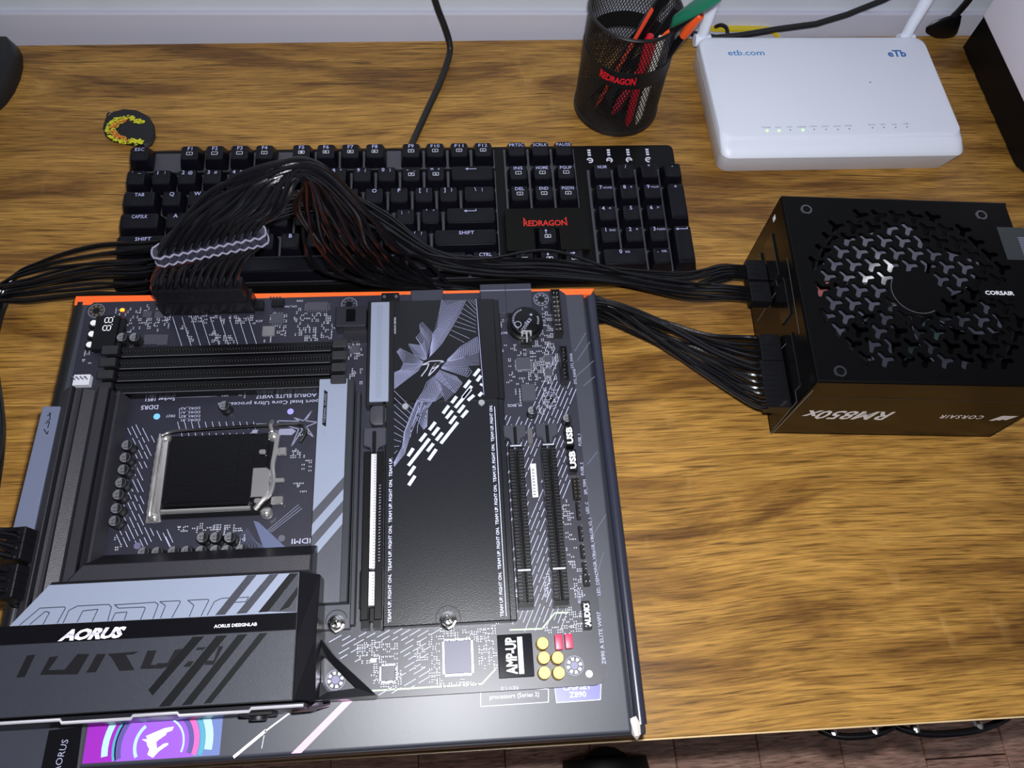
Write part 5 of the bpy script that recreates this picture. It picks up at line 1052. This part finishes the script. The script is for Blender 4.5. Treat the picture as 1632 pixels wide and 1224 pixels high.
# outlined letters on the silver panel
mb = MB()
for L_, f_ in (([(180, 680), (370, 520), (600, 508), (608, 520), (530, 660)], C3), ([(275, 672), (420, 550), (460, 560), (400, 670)], C3), ([(585, 660), (640, 540), (720, 500), (1010, 485), (1035, 510), (1000, 640)], C3), ([(715, 650), (770, 545), (910, 530), (855, 645)], C3), ([(1060, 490), (1440, 465), (1470, 485), (1420, 620)], C3), ([(1065, 490), (1100, 520), (1340, 510), (1350, 520), (1305, 625)], C3), ([(1035, 640), (1070, 565), (1180, 555), (1155, 630)], C3),
              ([(20, 345), (60, 372), (25, 460)], C4), ([(20, 345), (155, 338), (165, 345), (105, 455)], C4), ([(215, 335), (355, 328), (362, 335), (308, 445)], C4), ([(215, 335), (258, 370), (225, 450)], C4), ([(350, 440), (400, 345), (450, 322), (510, 318)], C4), ([(560, 318), (640, 312), (620, 345), (540, 350)], C4)):
    mb.line([f_(*q, zq + 0.02) for q in L_], 0.45, zq + 0.02)
part('outline_lettering', mb, mat('outline_slate', (44, 49, 66), 0.5), cov)
# dark broken letters on the front panel
mb = MB()
for pts, f_ in (([(250, 960), (330, 950), (230, 1160), (150, 1165)], C3), ([(460, 975), (545, 965), (450, 1095), (600, 1090), (720, 945), (830, 945), (720, 1135), (370, 1140)], C3), ([(900, 945), (985, 945), (890, 1115), (800, 1120)], C3), ([(1000, 945), (1290, 920), (1240, 950), (1170, 955), (1250, 1095), (1110, 1105), (1040, 985)], C3), ([(1370, 915), (1455, 910), (1400, 1050), (1515, 1040), (1515, 1080), (1300, 1085)], C3),
              ([(0, 775), (75, 770), (125, 680), (180, 672), (110, 800), (0, 806)], C4), ([(180, 800), (220, 760), (260, 760), (230, 798)], C4), ([(330, 785), (345, 755), (395, 755), (430, 655), (465, 655), (395, 785)], C4), ([(280, 665), (345, 660), (320, 682), (270, 682)], C4)):
    zz_ = zp + (0.02 if f_ is C3 else 0.03); mb.poly([f_(*q, zz_) for q in pts], zz_)
part('ghost_lettering', mb, mat('ghost_black', (20, 20, 23), 0.4, 0.0, 0.3), cov)
mb = MB()
for xa in (30, 110, 250, 400, 480, 560, 700, 850, 1000, 1120, 1270, 1400): mb.bar(C3(xa + 55, 870 - xa * 0.03, zq), C3(xa + 10, 960 - xa * 0.03, zq), 0.25, zq)
part('outline_lettering', mb, mat('outline_slate', (44, 49, 66), 0.5), cov)
zl = zp + 0.36
a = Vector((*C3(540, 820, zl), zl)); b = Vector((*C3(1160, 790, zl), zl))
mb = MB().text('AORUS', (a.x, a.y, zl), 4.6, bold=0.05, shear=0.55, align='l', width=(b - a).length * 0.93, space=0.95)
part('logo', mb, mat('logo_white', (240, 238, 250), 0.3), bd_, label='bright white maker logo')
mb = MB()
for k in range(4): mb.bar((a.x - 0.5 + k * 0.3, a.y + 1.6 + k * 0.35), (b.x + 0.5, a.y + 1.9 + k * 0.35), 0.16, zl + 0.03)
part('logo_cut', mb, mat('band_gloss', (12, 12, 16), 0.2), bd_)
q = C4(548, 512, zl); part('lettering', MB().text('AORUS DESIGNLAB', (q[0], q[1] - 0.5, zl), 1.5, bold=0.02, width=20.5), M_HW, bd_)
# metal port shield along the front
sh = part('port_shield', MB().box(-304.5, -4.2, BD - 3, -150.5, -1.8, zt_ - 3.4), mat('shield_dark', (40, 40, 46), 0.35, 0.6), brd, bevel=0.2)
pts = [(-304, -3.0, zt_ - 3.0), (-262, -3.0, zt_ - 3.0), (-261, -4.4, zt_ - 3.2), (-230, -4.4, zt_ - 3.2), (-229, -3.2, zt_ - 3.0), (-209, -3.2, zt_ - 3.0), (-208, -4.4, zt_ - 3.2), (-176, -4.4, zt_ - 3.2), (-175, -3.2, zt_ - 3.0), (-151, -3.2, zt_ - 3.2)]
part('shield_rim', MB().tube(pts, 0.8, 6), mat('rim_satin', (222, 220, 228), 0.32, 0.5), sh, smooth=True, label='bright bent rim of the port shield')
part('shield_clip', MB().tube([(-158, -4.4, BD + 20), (-150, -3.0, BD + 16), (-143, -1.5, BD + 6)], [1.2, 2.2, 1.2], 8), mat('clip_pink_steel', (230, 214, 222), 0.15, 1.0), sh, smooth=True)
q = P(414, 1140, BD + 12); nub = part('audio_jack', MB().lathe([(4.2, 0), (4.2, 3.6), (2.8, 3.8)], 0, 0, 20).xf(Matrix.Translation((q.x, -4, BD + 14)) @ Matrix.Rotation(math.radians(90), 4, 'X')), K_MATTE, sh, smooth=True)
part('jack_bezel', MB().box(q.x - 8, -6.0, BD + 8, q.x + 8, -4, BD + 20), K_SOFT, sh, bevel=0.4)
# triangular black end piece right of the cover
zt2 = BD + 11; T = lambda u, v: B2(u, v, zt2)
tri = [T(498, 1002), T(513, 1020), T(531, 1044), T(600, 1108), T(595, 1112), T(498, 1117)]
hole = [(T(511, 1043)), T(521, 1050), T(567, 1096), T(522, 1102), T(511, 1086)]
tp = part('end_piece', MB().add([(*p_, zt2) for p_ in tri] + [(*p_, zt2 - 2) for p_ in hole], [(0, 1, 7, 6), (1, 2, 7), (2, 3, 8, 7), (3, 4, 9, 8) if False else (3, 9, 8), (3, 4, 5, 9), (5, 10, 9), (5, 0, 6, 10)]).add([(*p_, zt2) for p_ in tri] + [(p_[0], p_[1], BD) for p_ in tri], [(i, (i + 1) % 6, 6 + (i + 1) % 6, 6 + i) for i in range(6)]).add([(*p_, zt2 - 2) for p_ in hole] + [(p_[0], p_[1], BD) for p_ in hole], [(i, (i + 1) % 5, 5 + (i + 1) % 5, 5 + i) for i in range(5)]), mat('end_black', (20, 20, 24), 0.25), brd, label='black triangular trim piece round a mounting hole')
# ---- processor power sockets, left front
for k in range(2):
    y0 = 54 + k * 19.0
    part('cpu_power_socket', MB().box(-304.5, y0, BD, -292.5, y0 + 17.5, BD + 13), K_BLACK, brd, bevel=0.4)
# ================================================================== power supply
PO = Vector((151.6, 168.4, 0)); PA = math.radians(-3.4); PL, PD, PH = 164.0, 147.0, 86.0
psu = thing('power_supply', tuple(PO), 'black computer power supply with a perforated fan grille on top, right of the keyboard', 'power supply', rz=PA)
PM = Matrix.Rotation(-PA, 4, 'Z') @ Matrix.Translation(-PO)
def LP(u, v, z): return PM @ P(u, v, z)
def LRAY(u, v, axis, val):
    """survey point on one of the supply's own faces"""
    d = (PM.to_3x3() @ (CROT @ Vector(((u - 816.0) / FPX, -(v - 612.0) / FPX, -1.0)))); o_ = PM @ CAM
    return o_ + d * ((val - o_[axis]) / d[axis])
M_PSU = mat('psu_black_paint', (8, 8, 9), 0.24, 0.0, 0.28, bump=0.08, bscale=2); M_PSUT = mat('psu_grille_paint', (8, 8, 9), 0.3, 0.0, 0.12)
hub = LP(1455, 466, 78); HX, HY = hub.x - 2.5, 69.0
# open steel case: floor, walls
mb = MB().box(0, 0, 0.6, PL, PD, 3).box(0, 0, 0.6, 1.2, PD, PH - 3).box(PL - 1.2, 0, 0.6, PL, PD, PH - 3).box(0, 0, 0.6, PL, 1.2, PH - 1).box(0, PD - 1.2, 0.6, PL, PD, PH - 3)
part('case', mb, M_PSU, psu, label='glossy black steel case')
part('lid_fold', MB().tube([(0.4, 1.4, PH - 1.8), (PL - 0.4, 1.4, PH - 1.8)], 1.7, 8).tube([(1.4, 1, PH - 1.8), (1.4, PD - 1, PH - 1.8)], 1.7, 8).tube([(0.4, PD - 1.4, PH - 1.8), (PL - .4, PD - 1.4, PH - 1.8)], 1.7, 8), M_PSUT, psu, smooth=True)
# grille plate pierced with three-armed slots
def plate(outer, holes, th):
    c_ = bpy.data.curves.new('plate', 'CURVE'); c_.dimensions = '2D'; c_.fill_mode = 'BOTH'; c_.extrude = th / 2 * MM
    for L_ in [outer] + holes:
        sp = c_.splines.new('POLY'); sp.points.add(len(L_) - 1); sp.use_cyclic_u = True
        for p_, q_ in zip(sp.points, L_): p_.co = (q_[0] * MM, q_[1] * MM, 0, 1)
    o_ = bpy.data.objects.new('plate', c_); COL.objects.link(o_); me_ = bpy.data.meshes.new_from_object(o_.evaluated_get(bpy.context.evaluated_depsgraph_get())); bpy.data.objects.remove(o_)
    return me_
def yhole(cx2, cy2, L_, w_, a0):
    out_ = []
    for k in range(3):
        a_ = a0 + k * 2 * math.pi / 3; d_ = Vector((math.cos(a_), math.sin(a_))); n_ = Vector((-d_.y, d_.x)); c_ = Vector((cx2, cy2))
        am = a_ - math.pi / 3; out_.append(tuple(c_ + Vector((math.cos(am), math.sin(am))) * (w_ * 0.62)))
        out_ += [tuple(c_ + d_ * L_ - n_ * w_ / 2), tuple(c_ + d_ * (L_ + w_ * 0.3) - n_ * w_ * 0.2), tuple(c_ + d_ * (L_ + w_ * 0.3) + n_ * w_ * 0.2), tuple(c_ + d_ * L_ + n_ * w_ / 2)]
    return out_
holes = []; ya = 13.0
for j in range(-9, 10):
    for i in range(-9, 10):
        hx = HX + i * ya + (j % 2) * ya / 2; hy = HY + j * ya * 0.8
        r_ = math.hypot(hx - HX, hy - HY)
        if 20 < r_ < 72 and 9 < hy < PD - 12 and 10 < hx < PL - 14: holes.append(yhole(hx, hy, 5.4, 3.5, math.radians(8)))
me = plate([(1.2, 1.2), (PL - 1.2, 1.2), (PL - 1.2, PD - 1.2), (1.2, PD - 1.2)], holes, 1.2); me.name = 'grille'; me.materials.clear(); me.materials.append(M_PSUT)
gr = bpy.data.objects.new('grille', me); link(gr, psu); gr.location = (0, 0, (PH - 0.7) * MM); ORG[gr.name] = (0, 0, 0); gr['label'] = 'black grille plate pierced with three-armed slots'
part('grille_disc', MB().lathe([(17.0, PH - 1.6), (17.0, PH - 1.5)], HX, HY, 40), M_PSUT, psu)
M_BLADE = mat('fan_blade', (78, 78, 92), 0.35)
fan = part('fan_hub', MB().lathe([(17, PH - 24), (17, PH - 6.5), (15.6, PH - 5.2)], HX, HY, 40), mat('fan_hub_black', (24, 24, 27), 0.3), psu, smooth=True)
part('hub_ring', MB().ring(HX, HY, PH + 0.02, 17.0, 17.5, 40, math.radians(150), math.radians(300)), mat('ring_grey', (120, 120, 128), 0.3, 0.6), fan)
for k in range(7):
    a0 = k * 2 * math.pi / 7; rings = []
    for i in range(8):
        r_ = 16 + 47 * i / 7; a_ = a0 + 0.5 * (i / 7) ** 1.5; sp = 0.62 - 0.06 * i / 7
        p_ = [(HX + r_ * math.cos(a_), HY + r_ * math.sin(a_), PH - 7), (HX + r_ * math.cos(a_ + sp), HY + r_ * math.sin(a_ + sp), PH - 22)]
        rings.append([p_[0], p_[1], (p_[1][0], p_[1][1], p_[1][2] - 1.2), (p_[0][0], p_[0][1], p_[0][2] - 1.2)])
    part('fan_blade', MB().loft(rings), M_BLADE, fan, smooth=True)
part('fan_ring', MB().lathe([(66, PH - 28), (68, PH - 28), (68, PH - 4), (66, PH - 4), (66, PH - 28)], HX, HY, 48, cap=False), K_SOFT, psu, smooth=True)
# parts glimpsed under the fan
rnd = random.Random(21)
for k, (cx2, cy2, w_, d_, h_, m) in enumerate(((40, 110, 20, 14, 40, mat('coil_pink', (196, 120, 120), 0.4)), (70, 112, 12, 12, 44, K_TIN), (45, 60, 16, 16, 42, mat('can_dark', (36, 36, 44), 0.3)), (100, 100, 26, 12, 36, mat('heatsink_teal', (74, 92, 96), 0.35, 0.5)), (120, 70, 18, 20, 38, mat('heatsink_teal', (74, 92, 96), 0.35, 0.5)), (70, 40, 30, 14, 34, mat('coil_lilac', (96, 92, 108), 0.4)))):
    part('inner_component', MB().box(cx2 - w_ / 2, cy2 - d_ / 2, 3, cx2 + w_ / 2, cy2 + d_ / 2, h_), m, psu, bevel=1)
for u, v in ((1285, 334), (1564, 343), (1339, 592)):
    q = LP(u, v, PH); s_ = part('corner_screw', MB().lathe([(4.4, PH - 0.2), (4.0, PH + 0.5), (2.6, PH + 0.5), (2.2, PH - 0.6)], q.x, q.y, 20), mat('screw_black_nickel', (120, 120, 124), 0.2, 1.0), psu, smooth=True)
    part('screw_cross', MB().obox(q.x, q.y, PH - 0.4, PH + 0.55, 3.4, 0.8, 0.4).obox(q.x, q.y, PH - 0.4, PH + 0.55, 0.8, 3.4, 0.4), K_BLACK, s_)
q = LP(1594, 470, PH); part('lettering', MB().text('CORSAIR', (q.x, q.y, PH + 0.1), 3.0, bold=0.03, width=20), M_HW, psu)
q = LP(1594, 466, PH); part('name_strip', MB().box(q.x - 14, q.y - 5, PH - 0.2, PL - 1.5, q.y + 6, PH + 0.05), M_PSUT, psu)
q0, q1 = LP(1588, 362, PH), LP(1640, 415, PH)
lb = part('rating_label', MB().box(q0.x, q1.y, PH, PL + 6, q0.y, PH + 0.25), mat('label_charcoal', (52, 56, 58), 0.25), psu, label='dark rating label folded over the far edge')
mb = MB()
for k in range(14): mb.bar((PL - 1, q1.y + 1.5 + k * 1.35), (PL + 5.4, q1.y + 1.5 + k * 1.35), 0.5, PH + 0.3)
part('print', mb, K_GREY, lb)
# printing on the front side (upside down, as the supply stands)
UPS = dict(xd=(-1, 0, 0), yd=(0, 0, -1))
q = LRAY(1357, 657, 1, -0.1); part('lettering', MB().text('RM850x', (q.x, -0.12, q.z + 1.5), 13.5, bold=0.02, shear=0.22, width=60, **UPS), mat('psu_white_print', (226, 226, 232), 0.4), psu, label='bold white model lettering, upside down')
q = LRAY(1536, 662, 1, -0.1); part('lettering', MB().text('CORSAIR', (q.x, -0.12, q.z), 5.6, bold=0.015, space=1.2, width=31, **UPS), M_HW, psu)
q = LRAY(1598, 667, 1, -0.1); mb = MB()
for k in range(3):
    pts = [(q.x - 7.5 + k * 4, q.z - 4 + k * 1.2), (q.x - 4.0 + k * 4, q.z - 4 + k * 0.6), (q.x + 1 + k * 3.6, q.z + 4.5), (q.x - 3 + k * 3.2, q.z + 4.5)]
    mb.add([(a_, -0.12, b_) for a_, b_ in pts], [(0, 1, 2, 3)])
part('sail_logo', mb, M_HW, psu)
M_PLN = mat('panel_line', (130, 128, 128), 0.4)
mb = MB().box(0, -0.15, PH * 0.72, PL, -0.05, PH * 0.725); part('seam', mb, mat('seam_grey', (44, 42, 42), 0.4), psu)
# modular panel on the left side
def onleft(pts, wd=0.5):
    m_ = MB()
    w3 = [LRAY(u, v, 0, -0.15) for u, v in pts]
    for a_, b_ in zip(w3[:-1], w3[1:]):
        d_ = (b_ - a_).normalized(); n_ = Vector((0, -d_.z, d_.y)) * wd / 2; m_.add([a_ - n_, b_ - n_, b_ + n_, a_ + n_], [(0, 1, 2, 3)])
    return m_
for L_ in ([(1226, 402), (1240, 460), (1207, 512)], [(1236, 566), (1255, 545), (1270, 640), (1228, 690)], [(1254, 410), (1274, 532)], [(1296, 622), (1228, 694)]): part('panel_line', onleft(L_), M_PLN, psu)
for y0, z0_, wy, hz in ((96, 46, 36, 16), (96, 22, 36, 16), (60, 52, 30, 16), (8, 54, 40, 10)):
    part('modular_socket', MB().box(-1.2, y0, z0_, 0.2, y0 + wy, z0_ + hz), K_GLOSS, psu, bevel=0.3)
q = LRAY(1234, 348, 0, -0.1); part('corner_mark', MB().add([(-0.15, q.y - 2, q.z - 2.4), (-0.15, q.y + 2, q.z - 2.4), (-0.15, q.y + 2, q.z + 2.4), (-0.15, q.y - 2, q.z + 2.4)], [(0, 1, 2, 3)]), M_HW, psu)
# ================================================================== cables
def sleeve(name, rgb, rough):
    m = mat(name, rgb, rough); nt = m.node_tree; b_ = nt.nodes['Principled BSDF']; tc = nt.nodes.new('ShaderNodeTexCoord')
    v = nt.nodes.new('ShaderNodeTexVoronoi'); v.inputs['Scale'].default_value = 900; nt.links.new(tc.outputs['Object'], v.inputs['Vector'])
    bp = nt.nodes.new('ShaderNodeBump'); bp.inputs['Strength'].default_value = 0.2; bp.inputs['Distance'].default_value = 0.0002; b_.inputs['Specular IOR Level'].default_value = 0.5
    nt.links.new(v.outputs['Distance'], bp.inputs['Height']); nt.links.new(bp.outputs['Normal'], b_.inputs['Normal'])
    return m
M_SLV = sleeve('braided_sleeve', (12, 12, 15), 0.22); M_WIRE = mat('wire_black', (24, 24, 27), 0.32)
M_PLUG = mat('plug_black', (14, 14, 18), 0.35, 0.0, 0.35)
def PSUW(x_, y_, z_): return PM.inverted() @ Vector((x_, y_, z_))
def bundle(ways, n_, spread, seed, jitter=0.4, rows=2):
    """n wires following way-points with their own slowly changing place in the bundle"""
    r_ = random.Random(seed); out_ = []
    for i in range(n_):
        c_, w_ = i % ((n_ + rows - 1) // rows), i // ((n_ + rows - 1) // rows); cols = (n_ + rows - 1) // rows
        pts = []
        for k, (p_, sd, sc) in enumerate(ways):
            f_ = (c_ + 0.5) / cols - 0.5; edge = k in (0, len(ways) - 1)
            side = Vector(sd); j_ = 0 if edge else jitter
            pts.append(Vector(p_) + side * (f_ * spread * sc + r_.gauss(0, j_) * 2.0) + Vector((0, 0, (w_ - (rows - 1) / 2) * 2.6 + r_.gauss(0, j_) * 1.2)))
        out_.append(pts)
    return out_
def plugbox(name, M4, lx, ly, lz, parent, cells):
    """latched power plug; M4 places its own frame: z along the wires"""
    b_ = part(name, MB().box(-lx / 2, -ly / 2, 0, lx / 2, ly / 2, lz).xf(M4), M_PLUG, parent, bevel=0.5)
    part('latch', MB().box(-2.2, ly / 2, 1, 2.2, ly / 2 + 2.2, lz - 1).xf(M4), M_PLUG, b_, bevel=0.4)
    m_ = MB()
    for i in range(1, cells): m_.box(-lx / 2 + lx * i / cells - 0.15, -ly / 2 - 0.05, lz * 0.4, -lx / 2 + lx * i / cells + 0.15, ly / 2 + 0.05, lz + 0.05)
    part('cell_line', m_.xf(M4), K_GLOSS, b_)
    return b_
def frame(o_, xa, za):
    x_ = Vector(xa).normalized(); z_ = Vector(za).normalized(); y_ = z_.cross(x_); x_ = y_.cross(z_)
    return Matrix(((x_.x, y_.x, z_.x, o_[0]), (x_.y, y_.y, z_.y, o_[1]), (x_.z, y_.z, z_.z, o_[2]), (0, 0, 0, 1)))
# two processor power cables: supply -> behind the board -> round the left end -> sockets at the front left
out = Vector((-math.cos(PA), -math.sin(PA), 0)); up = Vector((0, 0, 1))
for k, (py, lab, off) in enumerate(((112.0, 'black sleeved processor power cable, upper of two leaving the supply', 1), (93.0, 'black sleeved processor power cable, lower of two leaving the supply', -1))):
    a = PSUW(-1, py, 40); plug_end = a + out * 17
    cbl = thing('processor_power_cable', (a.x, a.y, 0), lab, 'cable', 'processor power cables')
    plugbox('supply_plug', frame(a, (0, 1, 0), out), 17, 9.5, 15, cbl, 4)
    ly = 63.0 + 19.0 * k
    b = Vector((-298.5, ly, BD + 13.2)); plugbox('board_plug', frame(b, (0, 1, 0), (-0.15, 0, 1)), 17, 9.5, 16, cbl, 4)
    Y, XX = (0, 1, 0), (1, 0, 0)
    ways = [(a + out * 12, (0, 1, 0), 0.8), (a + out * 32 + Vector((0, 0, 2)), (0, 1, 0), 0.8), (P(1090, 447 + 14 * (k), 36), Y, 0.9), (P(985, 438 + 7 * k, 40), Y, 0.8), (P(880, 424 + 10 * k, 42), Y, 0.9), (P(780, 424 + 6 * k, 46), (0.3, 0.95, 0), 0.9), (P(690, 405 + 10 * k, 52), (0.6, 0.8, 0), 0.9), (P(610, 350 + 18 * k, 60), (0.75, 0.66, 0), 0.9), (P(540, 318 + 14 * k, 66), (0.6, 0.8, 0), 1.0), (P(450, 330 + 6 * k, 66), (0, 1, 0), 1.2), (P(350, 378 + 14 * k, 60), (0, 1, 0), 1.5), (P(250, 405 + 34 * k, 54), (0, 1, 0), 2.0), (P(150, 412 + 36 * k, 40), (0, 1, 0), 1.9), (P(60, 432 + 30 * k, 28), (0.3, 0.95, 0), 1.7), (P(0, 462 + 16 * k, 16), (0.8, 0.6, 0), 1.4), (P(-22, 560, 10), XX, 1.0), (P(-8, 680, 12), XX, 0.8), (P(-14, 780, 40), XX, 0.6), (P(-16, 850 - 20 * k, 85), (0.4, 0.8, 0), 0.6), (b + Vector((-14, 2, 24)), (0, 1, 0), 0.8), (b + Vector((-2.5, 0, 17)), (0, 1, 0), 1.0), (b + Vector((-1.8, 0, 12)), (0, 1, 0), 1.0)]
    for i, pts in enumerate(bundle(ways, 8, 15, 31 + k, 0.55)):
        part('wire', MB().tube(spline(pts, 7), 1.22, 7), M_SLV, cbl, smooth=True)
    if k == 0:
        st = [a + out * 13, P(1130, 452, 42), P(1060, 446, 44), P(1000, 436, 46), P(960, 424, 48), P(905, 405, 50), P(868, 399, 50), P(830, 403, 50), P(780, 412, 52), P(720, 412, 54), P(660, 396, 56), P(600, 345, 62), P(540, 312, 66)]
        part('wire', MB().tube(spline(st, 7), 1.15, 7), M_SLV, cbl, smooth=True, label='stray wire standing off the bundle')
# 24-way main cable
MX0, MX1 = -254.6, -202.0
atx = thing('main_power_cable', ((MX0 + MX1) / 2, 237.5, BD + 13), 'thick black 24-wire power cable arching through a grey cable comb over the keyboard', 'cable')
plugbox('board_plug', frame(((MX0 + MX1) / 2, 237.6, BD + 13.2), (1, 0, 0), (0, 0, 1)), 53.5, 9.8, 14, atx, 12)
pl1 = PSUW(-1, 45.5, 41); pl2 = PSUW(-1, 18.0, 41)
plugbox('supply_plug', frame(pl1, (0, 1, 0), out), 22, 10.5, 15, atx, 5); plugbox('supply_plug', frame(pl2, (0, 1, 0), out), 36, 10.5, 17, atx, 9)
CA, CB_ = Vector((-230.0, 222.4, 158)), Vector((-178.0, 234.4, 158))
cdir = (CB_ - CA).normalized(); wdir = Vector((0.32, 0.16, 0.93)).normalized(); wdir = (wdir - cdir * wdir.dot(cdir)).normalized(); rdir = wdir.cross(cdir)   # rdir: towards the viewer's side
rnd = random.Random(77)
lerp = lambda a_, b_, t_: a_ + (b_ - a_) * t_
def pxz(a_, b_, s_, za, zb_): return P(lerp(a_[0], b_[0], s_), lerp(a_[1], b_[1], s_), lerp(za, zb_, s_))
for i in range(24):
    c_, r_ = i % 12, i // 12; s_ = (c_ + 0.5) / 12; ro = (r_ - 0.5)
    g = lambda k=1.0: Vector((rnd.gauss(0, k), rnd.gauss(0, k), rnd.gauss(0, k)))
    pc = lerp(CA, CB_, s_) - rdir * (ro * 4.0)
    pts = [Vector((MX0 + 1.4 + c_ * 4.35, 237.6 + ro * 4.2, BD + 24)), Vector((MX0 + 1.4 + c_ * 4.35, 237.6 + ro * 4.2, BD + 30)) + g(0.3),
           lerp(Vector((MX0 + 1.4 + c_ * 4.35, 237.6 + ro * 4.2, BD + 30)), pc, 0.55) + g(0.8), pc - wdir * 5, pc + wdir * 5,
           pxz((322, 322), (452, 330), s_, 184, 184) + Vector((0, ro * 3, ro * 3)) + g(0.6),
           pxz((392, 280), (474, 284), s_, 198, 194) + Vector((0, ro * 3, ro * 3.5)) + g(0.8),
           pxz((492, 260), (494, 284), s_, 198, 184) + Vector((ro * 3, ro * 3, ro * 3)) + g(1.0),
           pxz((574, 318), (474, 330), s_, 160, 145) + Vector((ro * 4, ro * 3, 0)) + g(2.2),
           pxz((630, 388), (492, 386), s_, 112, 104) + Vector((ro * 4, ro * 3, 0)) + g(3.0),
           pxz((676, 432), (545, 438), s_, 66, 66) + Vector((0, ro * 5, 0)) + g(2.4)]
    last = pts[-1]; t_ = (i * 7 % 24) / 23
    pts += [Vector((lerp(-72, -60, t_), 264 + 10 * t_, 34 + 8 * ((i * 5) % 24) / 23)), Vector((lerp(-20, -12, t_), 259 + 12 * t_, 16 + 24 * ((i * 11) % 24) / 23)),
            Vector((22 + 10 * t_, 257 + 9 * t_, 14 + 26 * ((i * 13) % 24) / 23))]
    wy = (56 - i * 2.25) if i < 9 else (35.0 - (i - 9) * 2.35)
    end = PSUW(-13, wy, 41 + (2.4 if i % 2 else -2.4))
    pts += [lerp(pts[-1], end, 0.36) + Vector((0, 8 - 10 * t_, -4)) + g(1.6), lerp(pts[-1], end, 0.7) + Vector((0, 2 - 8 * t_, -3)) + g(1.4), end + out * 11 + g(0.4), end]
    part('wire', MB().tube(spline(pts, 7), 1.45, 7), M_SLV if s_ >= 0 else M_WIRE, atx, smooth=True)
# comb: scalloped plate gripping the 24 wires
def comb_outline(gr_):
    o_ = []; L_ = (CB_ - CA).length + 3
    for k in range(49):
        t_ = k / 48; o_.append((-1.5 + L_ * t_, -(4.9 + gr_ + 0.8 * math.cos(t_ * 12 * 2 * math.pi + math.pi))))
    for a_ in range(1, 6): o_.append((L_ - 1.5 + (2.0 + gr_) * math.sin(a_ * math.pi / 6), -(4.4 + gr_) * math.cos(a_ * math.pi / 6)))
    for k in range(49):
        t_ = 1 - k / 48; o_.append((-1.5 + L_ * t_, 4.9 + gr_ + 0.8 * math.cos(t_ * 12 * 2 * math.pi + math.pi)))
    for a_ in range(1, 6): o_.append((-1.5 - (2.0 + gr_) * math.sin(a_ * math.pi / 6), (4.4 + gr_) * math.cos(a_ * math.pi / 6)))
    return o_
def comb_ring(gr_, h_): return [CA + cdir * x_ + rdir * y_ + wdir * h_ for x_, y_ in comb_outline(gr_)]
cm = part('cable_comb', MB().loft([comb_ring(-0.2, -3.2), comb_ring(-0.2, 3.2)]), mat('comb_smoke', (40, 40, 52), 0.18), atx, smooth=True, label='smoky grey scalloped cable comb')
M_CR = mat('comb_rim', (120, 118, 136), 0.2)
for h_ in (-3.0, 3.0):
    rg = comb_ring(-0.1, h_); part('comb_rim', MB().tube(rg + rg[:1], 0.6, 6), M_CR, cm, smooth=True)
